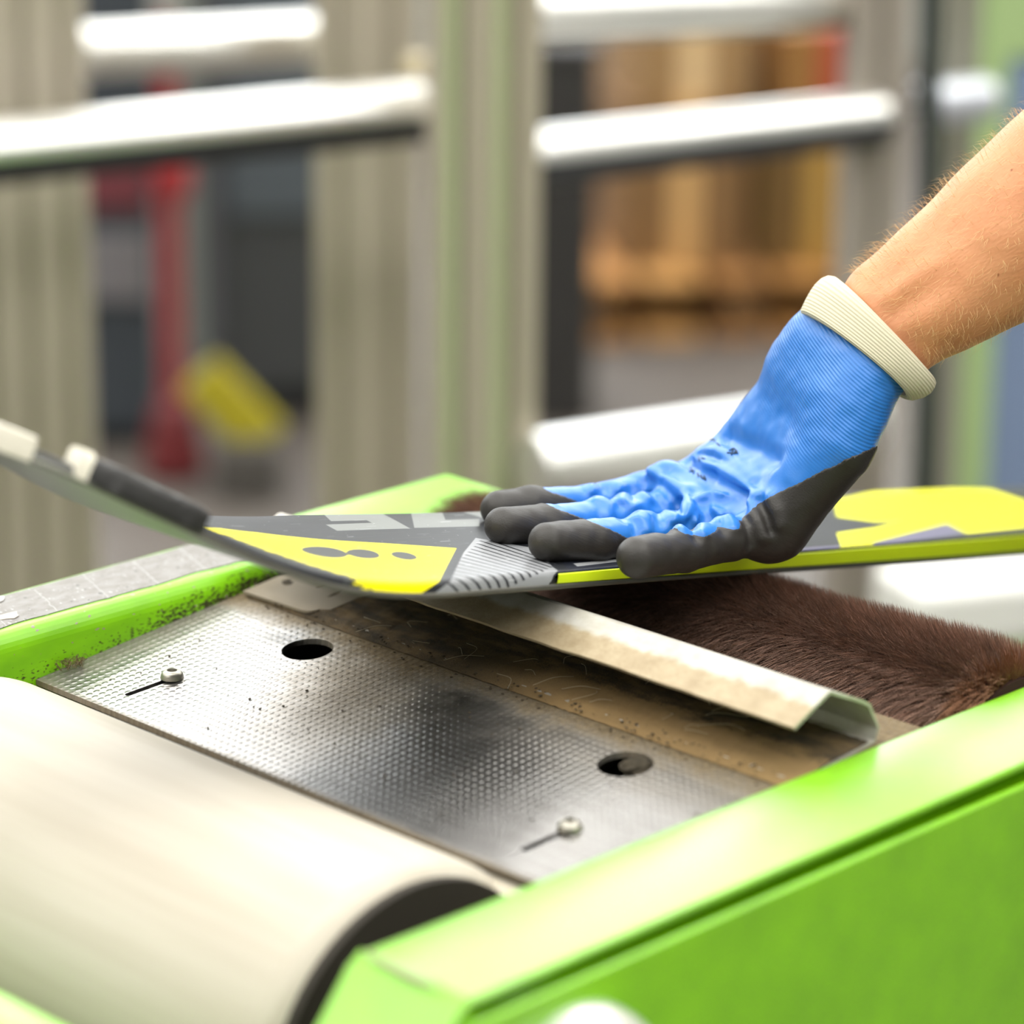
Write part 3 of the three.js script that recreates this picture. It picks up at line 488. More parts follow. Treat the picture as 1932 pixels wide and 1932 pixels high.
// ------------------------------------------------------------------ hand in glove and forearm
function isoSurface(f, lo, hi, h) {                         // naive surface nets of f = 0
  const nx = Math.ceil((hi.x - lo.x) / h) + 1, ny = Math.ceil((hi.y - lo.y) / h) + 1, nzz = Math.ceil((hi.z - lo.z) / h) + 1, val = new Float32Array(nx * ny * nzz).fill(1), B = 6;
  for (let bz = 0; bz < nzz; bz += B) for (let by = 0; by < ny; by += B) for (let bx = 0; bx < nx; bx += B) {
    const d = f(lo.x + (bx + B / 2) * h, lo.y + (by + B / 2) * h, lo.z + (bz + B / 2) * h), skip = Math.abs(d) > B * h * 1.25 + 0.006;
    for (let z = bz; z < Math.min(nzz, bz + B); z++) for (let y = by; y < Math.min(ny, by + B); y++) for (let x = bx; x < Math.min(nx, bx + B); x++) val[(z * ny + y) * nx + x] = skip ? d : f(lo.x + x * h, lo.y + y * h, lo.z + z * h);
  }
  const pos = [], idx = [], vid = new Int32Array(nx * ny * nzz).fill(-1), I = (x, y, z) => (z * ny + y) * nx + x;
  const E = [[0, 0, 0, 1, 0, 0], [0, 0, 0, 0, 1, 0], [0, 0, 0, 0, 0, 1], [1, 0, 0, 1, 1, 0], [1, 0, 0, 1, 0, 1], [0, 1, 0, 1, 1, 0], [0, 1, 0, 0, 1, 1], [0, 0, 1, 1, 0, 1], [0, 0, 1, 0, 1, 1], [1, 1, 0, 1, 1, 1], [1, 0, 1, 1, 1, 1], [0, 1, 1, 1, 1, 1]];
  for (let z = 0; z < nzz - 1; z++) for (let y = 0; y < ny - 1; y++) for (let x = 0; x < nx - 1; x++) {
    let m = 0; for (let k = 0; k < 8; k++) if (val[I(x + (k & 1), y + (k >> 1 & 1), z + (k >> 2))] < 0) m++;
    if (m === 0 || m === 8) continue;
    let sx = 0, sy = 0, sz = 0, c = 0;
    for (const e of E) { const a = val[I(x + e[0], y + e[1], z + e[2])], b = val[I(x + e[3], y + e[4], z + e[5])]; if ((a < 0) !== (b < 0)) { const t = a / (a - b); sx += e[0] + (e[3] - e[0]) * t; sy += e[1] + (e[4] - e[1]) * t; sz += e[2] + (e[5] - e[2]) * t; c++; } }
    vid[I(x, y, z)] = pos.length / 3; pos.push(lo.x + (x + sx / c) * h, lo.y + (y + sy / c) * h, lo.z + (z + sz / c) * h);
  }
  const quad = (a, b, c, d, flip) => { if (a < 0 || b < 0 || c < 0 || d < 0) return; flip ? idx.push(a, c, b, a, d, c) : idx.push(a, b, c, a, c, d); };
  for (let z = 1; z < nzz - 1; z++) for (let y = 1; y < ny - 1; y++) for (let x = 1; x < nx - 1; x++) {
    const a = val[I(x, y, z)] < 0;
    if (a !== (val[I(x + 1, y, z)] < 0)) quad(vid[I(x, y - 1, z - 1)], vid[I(x, y, z - 1)], vid[I(x, y, z)], vid[I(x, y - 1, z)], !a);
    if (a !== (val[I(x, y + 1, z)] < 0)) quad(vid[I(x - 1, y, z - 1)], vid[I(x - 1, y, z)], vid[I(x, y, z)], vid[I(x, y, z - 1)], !a);
    if (a !== (val[I(x, y, z + 1)] < 0)) quad(vid[I(x - 1, y - 1, z)], vid[I(x, y - 1, z)], vid[I(x, y, z)], vid[I(x - 1, y, z)], !a);
  }
  const g = new THREE.BufferGeometry(), nor = new Float32Array(pos.length), e = h * 0.7;
  for (let i = 0; i < pos.length; i += 3) {
    const [x, y, z] = [pos[i], pos[i + 1], pos[i + 2]];
    const gx = f(x + e, y, z) - f(x - e, y, z), gy = f(x, y + e, z) - f(x, y - e, z), gz = f(x, y, z + e) - f(x, y, z - e), l = Math.hypot(gx, gy, gz) || 1;
    nor[i] = gx / l; nor[i + 1] = gy / l; nor[i + 2] = gz / l;
  }
  g.setAttribute('position', new THREE.Float32BufferAttribute(pos, 3)); g.setAttribute('normal', new THREE.BufferAttribute(nor, 3)); g.setIndex(idx);
  return g;
}
const smin = (a, b, k) => { const h = Math.max(k - Math.abs(a - b), 0) / k; return Math.min(a, b) - h * h * k * 0.25; };
function seg(p, a, b) {                                     // [distance to the axis, share along] of p to a tapered bone
  const dx = b.x - a.x, dy = b.y - a.y, dz = b.z - a.z, t = clamp(((p.x - a.x) * dx + (p.y - a.y) * dy + (p.z - a.z) * dz) / (dx * dx + dy * dy + dz * dz));
  return [Math.hypot(p.x - a.x - dx * t, p.y - a.y - dy * t, p.z - a.z - dz * t), t];
}
const J = (px, py, d, r) => { const p = at(px, py, d); p.r = r; return p; };
const FINGERS = [
  [J(940, 960, 1.712, 0.0088), J(1000, 955, 1.722, 0.0097), J(1110, 950, 1.745, 0.0096), J(1215, 930, 1.765, 0.0112), J(1338, 898, 1.762, 0.0112)],
  [J(949, 992, 1.660, 0.0090), J(1030, 990, 1.680, 0.0101), J(1150, 977, 1.712, 0.0100), J(1260, 955, 1.735, 0.0112), J(1370, 920, 1.738, 0.013)],
  [J(1034, 1023, 1.628, 0.0094), J(1120, 1019, 1.650, 0.0104), J(1230, 1003, 1.685, 0.0103), J(1330, 980, 1.710, 0.0113), J(1410, 958, 1.712, 0.013)],
  [J(1203, 1052, 1.617, 0.0100), J(1290, 1037, 1.645, 0.0105), J(1375, 1017, 1.670, 0.0105), J(1448, 1000, 1.688, 0.0122)],
  [J(1325, 905, 1.805, 0.0096), J(1370, 890, 1.800, 0.0108), J(1420, 850, 1.785, 0.0122), J(1490, 765, 1.735, 0.0140)],
];
const CARPAL = [J(1526, 690, 1.712, 0.0158), J(1558, 716, 1.697, 0.0168), J(1590, 742, 1.684, 0.0165), J(1600, 768, 1.675, 0.0145)];
const WRIST = [J(1562, 638, 1.700, 0.0140), J(1606, 672, 1.686, 0.0150), J(1636, 702, 1.676, 0.0120)];
const WRIST2 = [J(1588, 600, 1.696, 0.0090), J(1632, 640, 1.684, 0.0110), J(1672, 684, 1.674, 0.0080)];
const MCP = [FINGERS[0][4], FINGERS[1][4], FINGERS[2][4], FINGERS[3][3]];
const BONES = [];
for (let i = 0; i < 4; i++) BONES.push([MCP[i], CARPAL[i]]);
BONES.push([MCP[0], MCP[1]], [MCP[1], MCP[2]], [MCP[2], MCP[3]], [CARPAL[0], WRIST[0]], [CARPAL[1], WRIST[1]], [CARPAL[2], WRIST[1]], [CARPAL[3], WRIST[2]], [WRIST[0], WRIST2[0]], [WRIST[1], WRIST2[1]], [WRIST[2], WRIST2[2]], [CARPAL[0], CARPAL[3]], [WRIST[0], WRIST[2]], [WRIST2[0], WRIST2[2]]);
BONES.push([J(1475, 985, 1.682, 0.0130), J(1580, 852, 1.670, 0.0160)]);                                   // heel of the hand
const ROLL = [J(1258, 908, 1.752, 0.0116), J(1320, 938, 1.728, 0.0112), J(1375, 972, 1.704, 0.0100)];   // slack cloth bunched over the knuckles
const pv = V3(0, 0, 0);
function palmD(p) {
  let d = 1;
  for (const [a, b] of BONES) { const [q, t] = seg(p, a, b); d = smin(d, q - (a.r + (b.r - a.r) * t), 0.016); }
  for (let i = 0; i < 2; i++) { const [q, t] = seg(p, ROLL[i], ROLL[i + 1]); d = smin(d, q - (ROLL[i].r + (ROLL[i + 1].r - ROLL[i].r) * t), 0.003); }
  return d;
}
function fingerD(p, i) {
  let d = 1; const f = FINGERS[i];
  for (let k = 0; k < f.length - 1; k++) { const [q, t] = seg(p, f[k], f[k + 1]); d = smin(d, q - (f[k].r + (f[k + 1].r - f[k].r) * t), 0.003); }
  return d;
}
function handBase(x, y, z) {
  pv.set(x, y, z);
  let fd = 1; for (let i = 0; i < 5; i++) fd = Math.min(fd, fingerD(pv, i));
  return smin(palmD(pv), fd, 0.005);
}
function hitHand(px, py) {                                  // first point of the hand under a photo pixel
  let t = 1.4; for (let k = 0; k < 80; k++) { const p = at(px, py, t), d = handBase(p.x, p.y, p.z); if (d < 0.0002) return p; t += d * 0.9; if (t > 2.2) break; } return null;
}
// folds of the cloth: [height in m, width in m, photo pixels along the fold]
const FOLDS = [
  [0.0030, 0.0030, [1308, 868], [1350, 880], [1390, 905], [1426, 936]],
  [0.0026, 0.0028, [1226, 888], [1258, 902], [1288, 928], [1301, 955], [1294, 974], [1272, 980]],
  [-0.0034, 0.0048, [1262, 886], [1310, 897], [1365, 915], [1408, 936]],
  [0.0020, 0.0024, [1318, 940], [1345, 926], [1380, 930], [1420, 953]],
  [-0.0022, 0.0032, [1335, 950], [1375, 945], [1408, 957]],
  [0.0018, 0.0024, [1342, 952], [1360, 970], [1352, 984]],
  [-0.0020, 0.0030, [1320, 948], [1332, 972], [1322, 985]],
  [-0.0022, 0.0050, [1372, 826], [1418, 843], [1462, 866]],
  [0.0016, 0.0040, [1318, 852], [1352, 850], [1384, 870], [1420, 905]],
  [-0.0016, 0.0036, [1318, 862], [1340, 864], [1352, 872]],
  [-0.0030, 0.0030, [1300, 866], [1316, 884], [1345, 899]], [-0.0024, 0.0030, [1216, 905], [1232, 925], [1250, 950]],
  [-0.0020, 0.0030, [1244, 915], [1262, 935], [1270, 958]],
  [-0.0020, 0.0028, [1276, 950], [1282, 972]],
  [0.0018, 0.0036, [1118, 920], [1124, 945]], [-0.0012, 0.003, [1143, 922], [1148, 944]], [0.0016, 0.0034, [1168, 918], [1174, 945]], [-0.0012, 0.003, [1192, 925], [1196, 944]],
  [0.0022, 0.0036, [1143, 945], [1146, 975]], [-0.0016, 0.003, [1170, 952], [1176, 978]], [0.0014, 0.0034, [1200, 950], [1206, 978]], [-0.0016, 0.003, [1238, 952], [1244, 975]],
  [0.0024, 0.0034, [1216, 974], [1220, 1000]], [-0.0018, 0.003, [1196, 982], [1200, 1002]], [-0.0018, 0.003, [1246, 985], [1252, 1004]], [0.0018, 0.0032, [1274, 975], [1282, 998]], [-0.0014, 0.003, [1300, 978], [1304, 994]],
  [0.0018, 0.0034, [1316, 982], [1324, 1006]], [-0.0014, 0.0034, [1302, 992], [1312, 1015]], [0.0006, 0.0045, [1338, 1005], [1352, 1040]], [-0.0012, 0.0034, [1352, 985], [1362, 1002]], [0.0018, 0.0034, [1374, 976], [1384, 996]],
  [-0.0020, 0.0032, [1398, 968], [1410, 992], [1418, 1025]], [0.0018, 0.0034, [1412, 955], [1430, 985], [1440, 1012]], [-0.0016, 0.0032, [1432, 945], [1446, 975], [1454, 1000]], [0.0014, 0.0034, [1452, 938], [1464, 966], [1472, 990]],
].map(([a, w, ...pts]) => ({ a: a * 1.6, w, p: pts.map(([x, y]) => hitHand(x, y)).filter(Boolean) })).filter((f) => f.p.length > 1);
for (const f of FOLDS) { f.box = new THREE.Box3().setFromPoints(f.p).expandByScalar(Math.abs(f.w) * 2.6); }
function hand(x, y, z) {
  let d = handBase(x, y, z);
  if (Math.abs(d) < 0.012) {
    pv.set(x, y, z);
    for (const f of FOLDS) { if (!f.box.containsPoint(pv)) continue; let m = 1; for (let i = 0; i < f.p.length - 1; i++) m = Math.min(m, seg(pv, f.p[i], f.p[i + 1])[0]); const e = m / f.w; if (e < 2.6) d -= f.a * Math.exp(-e * e); }
    d += 0.00035 * nz(x * 140, y * 140, z * 140);
  }
  return d;
}
// which part of the hand carries the black rubber dip (positive inside)
const ACROSS = MCP[0].clone().sub(MCP[3]).normalize(), UP = V3(0, 1, 0);
const edgeA = hitHand(1432, 948), edgeB = hitHand(1562, 832), edgeN = edgeB.clone().sub(edgeA).cross(ACROSS).normalize();
{ if (edgeN.y < 0) edgeN.negate(); const w = ACROSS.clone().addScaledVector(edgeN, -0.55); edgeN.copy(edgeB.clone().sub(edgeA).cross(w).normalize()); }
if (edgeN.y < 0) edgeN.negate();
const edgeC = (() => { const d = edgeA.clone().sub(camera.position).dot(camera.getWorldDirection(V3(0, 0, 0))); return at(1330, 996, d); })(), edgeM = edgeA.clone().sub(edgeC).cross(ACROSS.clone().addScaledVector(edgeN, -0.55)).normalize(); if (edgeM.y < 0) edgeM.negate();
const AX = WRIST[1].clone().sub(MCP[1].clone().add(MCP[2]).multiplyScalar(0.5)).normalize(), endP = hitHand(1630, 800);
const TIPS = [[0.026, 0.05, -0.6], [0.029, 0.052, -0.6], [0.026, 0.042, -0.6], [0.030, 0.006, 0.82]];      // bare dorsal side begins, runs out over, level at the base
function coated(x, y, z) {
  pv.set(x, y, z);
  let best = 1, bi = -1; for (let i = 0; i < 5; i++) { const d = fingerD(pv, i); if (d < best) { best = d; bi = i; } }
  const pd = palmD(pv);
  const rx = x - edgeA.x, ry = y - edgeA.y, rz = z - edgeA.z;
  const n = 0.0006 * nz(x * 320, y * 320, z * 320);
  const over = Math.min(-(rx * edgeN.x + ry * edgeN.y + rz * edgeN.z), -(rx * edgeM.x + ry * edgeM.y + rz * edgeM.z)) + n, end = -((x - endP.x) * AX.x + (y - endP.y) * AX.y + (z - endP.z) * AX.z) + n;
  const palmIn = Math.min(over, end) - Math.max(0.008 - Math.abs(over - end), 0) ** 2 / 0.008 * 0.25;
  if (bi < 0 || bi === 4 || pd + 0.004 < best) return palmIn;
  const f = FINGERS[bi], [t0, run, lev] = TIPS[bi]; let s = 0, acc = 0, off = 0, m = 1, rr = 0.01;
  for (let k = 0; k < f.length - 1; k++) { const L = f[k].distanceTo(f[k + 1]), [q, t] = seg(pv, f[k], f[k + 1]); if (q < m) { m = q; s = acc + t * L; rr = f[k].r + (f[k + 1].r - f[k].r) * t; const c = f[k].clone().lerp(f[k + 1], t); off = (y - c.y); } acc += L; }
  const a = t0 - s, lvl = 1 + (lev - 1) * clamp((s - t0) / Math.max(run, 1e-4)), b = lvl * rr - off;
  const fin = Math.max(a, b) + n;
  const k = Math.max(sstep(-0.004, 0.004, best - pd), sstep(acc - 0.034, acc - 0.018, s));                // blend towards the palm rule at the root
  return fin * (1 - k) + palmIn * k;
}
const glovePerson = thing('person', 'person with bare forearm pressing a blue gloved hand flat on the ski', 'person');
{
  const lo = at(880, 1110, 1.58), hi = lo.clone(); const bb = new THREE.Box3();
  for (const j of [...FINGERS.flat(), ...CARPAL, ...WRIST, ...WRIST2]) bb.expandByPoint(j); bb.expandByScalar(0.026); lo.copy(bb.min); hi.copy(bb.max);
  const O = MCP[1].clone().add(MCP[2]).multiplyScalar(0.5);
  const giveUV = (g) => { const p = g.attributes.position, u = new Float32Array(p.count * 2), q = V3(0, 0, 0); for (let i = 0; i < p.count; i++) { q.fromBufferAttribute(p, i).sub(O); u[i * 2] = (q.dot(AX) + 0.02) / 0.16; u[i * 2 + 1] = (q.dot(ACROSS) + q.y * 0.3) / 0.05; } g.setAttribute('uv', new THREE.BufferAttribute(u, 2)); return g; };
  const rib = texture(2048, 128, (x, y) => { const s = x / 2048 * 0.16 - 0.02, v = y / 128; const env = sstep(0.045, 0.075, s + 0.006 * Math.sin(v * 6.28)); const r = Math.sin(s / 0.00165 * Math.PI * 2), st = Math.sin(v * Math.PI * 2 * 40); return grey(128 + env * (80 * r + 26 * st * (r > 0 ? 1 : 0.4)) + 16 * nz(x / 6, y / 3)); }, false);
  rib.wrapS = THREE.ClampToEdgeWrapping;
  const blue = std(0x2273c8, 0.38, 0, { bumpMap: rib, bumpScale: 0.00028, clearcoat: 0.35, clearcoatRoughness: 0.4 });
  const black = std(0x2a2725, 0.5, 0, { bumpMap: withRepeat(grainFine, 3, 1), bumpScale: 0.00012 });
  const glove = new THREE.Group(); glove.name = 'glove'; glove.userData.label = 'blue work glove with black rubber palm and cream cuff'; glovePerson.add(glove);
  part('shell', giveUV(isoSurface(hand, lo, hi, 0.0014)), blue, glove, 'blue knitted glove shell');
  part('rubber_dip', giveUV(isoSurface((x, y, z) => { const d = hand(x, y, z); return d > 0.012 ? d : Math.max(d - 0.0007, -coated(x, y, z)); }, lo, hi, 0.0014)), black, glove, 'black rubber coating on palm and fingertips');
  // faded ink marks
  const ink = (list) => list.map((pts) => tube(pts.map(([x, y]) => { const p = hitHand(x, y); let t = camera.position.clone().sub(p).normalize(); let q = p.clone(); for (let k = 0; k < 40 && hand(q.x, q.y, q.z) > 0.0001; k++) q.addScaledVector(t, -hand(q.x, q.y, q.z)); for (let k = 0; k < 40 && hand(q.x, q.y, q.z) < 0; k++) q.addScaledVector(t, 0.0003); return q.addScaledVector(t, 0.0003); }), 0.0005, 5, 8));
  const marks = [[[1303, 882], [1306, 888], [1309, 894]], [[1301, 890], [1310, 888]], [[1316, 893], [1318, 899]], [[1322, 897], [1325, 902], [1332, 904]], [[1328, 898], [1331, 906]], [[1318, 862], [1320, 869]], [[1323, 864], [1330, 866]], [[1340, 832], [1344, 828], [1349, 833]], [[1352, 836], [1358, 841]], [[1376, 850], [1384, 846], [1391, 853]], [[1380, 858], [1383, 848]], [[1386, 852], [1392, 856]], [[1372, 854], [1388, 856]]];
  part('ink_marks', mergeGeometries(ink(marks)), std(0x15314c, 0.7), glove, 'small faded dark ink marks');
  // cuff: folded cream knit band
  const ringOf = (L, R, half, lean, dl = 1.703, dr = 1.666, n = 72) => {
    const a = at(L[0], L[1], dl), b = at(R[0], R[1], dr), c = a.clone().add(b).multiplyScalar(0.5), e1 = b.clone().sub(a).multiplyScalar(0.5);
    const axis = at(1700, 590, 1.684).sub(at(1614, 672, 1.684)).normalize(), view = camera.position.clone().sub(c).normalize();
    const e2 = view.clone().addScaledVector(e1.clone().normalize(), -view.dot(e1.clone().normalize())).normalize().addScaledVector(axis, lean).multiplyScalar(half);
    return Array.from({ length: n }, (_, i) => { const t = i / n * Math.PI * 2; return c.clone().addScaledVector(e1, Math.cos(t)).addScaledVector(e2, Math.sin(t)); });
  };
  const cuffRings = [
    ringOf([1524, 607], [1706, 738], 0.0245, 0.16), ringOf([1514, 600], [1714, 746], 0.0275, 0.16), ringOf([1513, 592], [1722, 748], 0.0280, 0.16), ringOf([1522, 572], [1742, 744], 0.0288, 0.15), ringOf([1532, 554], [1755, 736], 0.0292, 0.13), ringOf([1540, 543], [1762, 726], 0.0294, 0.12),
    ringOf([1552, 532], [1764, 717], 0.0292, 0.10), ringOf([1566, 527], [1761, 710], 0.0286, 0.08), ringOf([1578, 530], [1754, 703], 0.0276, 0.08), ringOf([1588, 540], [1744, 698], 0.0266, 0.10), ringOf([1590, 552], [1734, 702], 0.0258, 0.12), ringOf([1582, 566], [1722, 706], 0.0252, 0.14),
  ];
  const knit = texture(512, 256, (x, y) => { const r = Math.sin(x / 512 * Math.PI * 2 * 16), s = Math.sin(y / 256 * Math.PI * 2 * 64); return grey(128 + 85 * r + 30 * s * (r > 0 ? 1 : 0.3)); }, false);
  knit.repeat.set(1 / 0.026, 3);
  part('cuff', loft(cuffRings), std(0xd0c9b0, 0.85, 0, { bumpMap: knit, bumpScale: 0.00035, side: THREE.DoubleSide, sheen: 0.3, sheenRoughness: 0.6 }), glove, 'cream ribbed knit cuff');
  // forearm
  const A = [[[1606, 590], [1716, 690], 0.0200], [[1596, 552], [1734, 700], 0.0212], [[1606, 522], [1756, 690], 0.0224], [[1648, 485], [1790, 670], 0.0245], [[1700, 438], [1832, 651], 0.0275], [[1760, 380], [1884, 627], 0.0305], [[1820, 320], [1936, 602], 0.0335], [[1880, 262], [1990, 577], 0.036], [[1940, 205], [2048, 552], 0.0385], [[2030, 125], [2128, 522], 0.041], [[2130, 45], [2215, 490], 0.043], [[2230, -20], [2300, 470], 0.044], [[2320, -60], [2390, 455], 0.042], [[2400, -75], [2480, 425], 0.041], [[2470, -90], [2590, 350], 0.042], [[2500, -140], [2680, 230], 0.044], [[2520, -230], [2740, 100], 0.046], [[2545, -340], [2790, -60], 0.048], [[2580, -480], [2850, -240], 0.05]];
  // resample for a smooth, finely divided surface
  const knots = A.map(([l, r, h]) => [...l, ...r, h]), rows = [], K = 8;
  const cr = (p0, p1, p2, p3, t) => 0.5 * (2 * p1 + (p2 - p0) * t + (2 * p0 - 5 * p1 + 4 * p2 - p3) * t * t + (3 * p1 - p0 - 3 * p2 + p3) * t * t * t);
  for (let i = 0; i < knots.length - 1; i++) for (let k = 0; k < K; k++) { const g = (j) => knots[clamp(j, 0, knots.length - 1)], t = k / K; rows.push(knots[0].map((_, c) => cr(g(i - 1)[c], g(i)[c], g(i + 1)[c], g(i + 2)[c], t))); }
  const armRings = rows.map((r, k) => {
    const dep = 1.684 - 0.03 * sstep(20, 130, k);
    const ring = ringOf([r[0], r[1]], [r[2], r[3]], r[4], 0.02, dep + 0.012, dep - 0.012, 96), c = ring.reduce((s, p) => s.add(p), V3(0, 0, 0)).multiplyScalar(1 / 96);
    return ring.map((p, i) => {                             // tendons, wrist bone and soft irregularity
      const t = i / 96 * Math.PI * 2, n = p.clone().sub(c).normalize();
      const bone = 0.0035 * Math.exp(-(((t - 0.95) / 0.42) ** 2) - (((k - 28) / 9) ** 2)), tendon = 0.0016 * Math.exp(-(((t - 1.75 + 0.004 * k) / 0.14) ** 2) - (((k - 24) / 12) ** 2)) - 0.0020 * Math.exp(-(((t - 1.42 + 0.004 * k) / 0.16) ** 2) - (((k - 23) / 9) ** 2));
      return p.addScaledVector(n, bone + tendon + 0.0007 * nz(k / 9, Math.cos(t) * 2.2, Math.sin(t) * 2.2));
    });
  });
  const skinTex = texture(1024, 512, (x, y) => {
    const m = fbm(x / 90, y / 60, 1), f = nz(x / 3.2, y / 3.2, 2) * 0.6 + nz(x / 1.6, y / 1.6, 5) * 0.4, sp = nz(x / 7, y / 7, 11);
    let c = lerp3([222, 158, 114], [204, 136, 92], clamp(0.5 + m * 0.9 + f * 0.22));
    if (sp > 0.66) c = lerp3(c, [150, 88, 56], clamp((sp - 0.66) * 7));
    return c;
  });
  skinTex.repeat.set(2.5, 1);
  const arm = part('forearm', loft(armRings, { capEnd: true }), std(0xffffff, 0.5, 0, { map: skinTex, bumpMap: withRepeat(grainMid, 14, 8), bumpScale: 0.00022, sheen: 0.25, sheenRoughness: 0.5, sheenColor: new THREE.Color(0.9, 0.7, 0.5) }), glovePerson, 'tanned bare forearm');
  // fine blond hairs
  const hg = new THREE.ConeGeometry(0.00009, 1, 3, 3, true); hg.translate(0, 0.5, 0); const hp = hg.attributes.position; for (let i = 0; i < hp.count; i++) hp.setX(i, hp.getX(i) * 1 + 0.0); hg.computeVertexNormals();
  const strands = [], up = V3(0, 0, 0);
  for (let i = 0; i < 2600; i++) {
    const k = 18 + Math.floor(rnd() * 72), j = Math.floor((rnd() * 0.62 + 0.02) * 96), p = armRings[k][j].clone(), c = armRings[k].reduce((s, q) => s.add(q), V3(0, 0, 0)).multiplyScalar(1 / 96), n = p.clone().sub(c).normalize();
    const tow = armRings[Math.max(0, k - 3)][j].clone().sub(p).normalize(), sd = V3().crossVectors(n, tow);
    const l = 0.005 + rnd() * 0.008, d1 = n.clone().multiplyScalar(0.32 + rnd() * 0.5).addScaledVector(tow, 0.5 * rnd()).addScaledVector(sd, (rnd() - 0.5) * 1.1).normalize(), d2 = d1.clone().addScaledVector(tow, 0.9).addScaledVector(n, -0.35).addScaledVector(sd, (rnd() - 0.5) * 0.8).normalize();
    const a = p.clone().addScaledVector(n, -0.0003), b = a.clone().addScaledVector(d1, l * 0.5), e = b.clone().addScaledVector(d2, l * 0.5), w = V3().crossVectors(d1, n).normalize().multiplyScalar(0.00007), w2 = V3().crossVectors(d1, w).normalize().multiplyScalar(0.00007);
    const P = [a.clone().add(w), a.clone().sub(w), a.clone().add(w2), b.clone().addScaledVector(w, 0.8), b.clone().addScaledVector(w, -0.8), b.clone().addScaledVector(w2, 0.8), e];
    const g = new THREE.BufferGeometry(); g.setAttribute('position', new THREE.Float32BufferAttribute(P.flatMap((v) => [v.x, v.y, v.z]), 3)); g.setIndex([0, 1, 4, 0, 4, 3, 1, 2, 5, 1, 5, 4, 2, 0, 3, 2, 3, 5, 3, 4, 6, 4, 5, 6, 5, 3, 6]); g.computeVertexNormals(); strands.push(g);
  }
  part('arm_hair', mergeGeometries(strands), std(0xd9b27c, 0.5), glovePerson, 'fine blond arm hair').userData.kind = 'stuff';
}

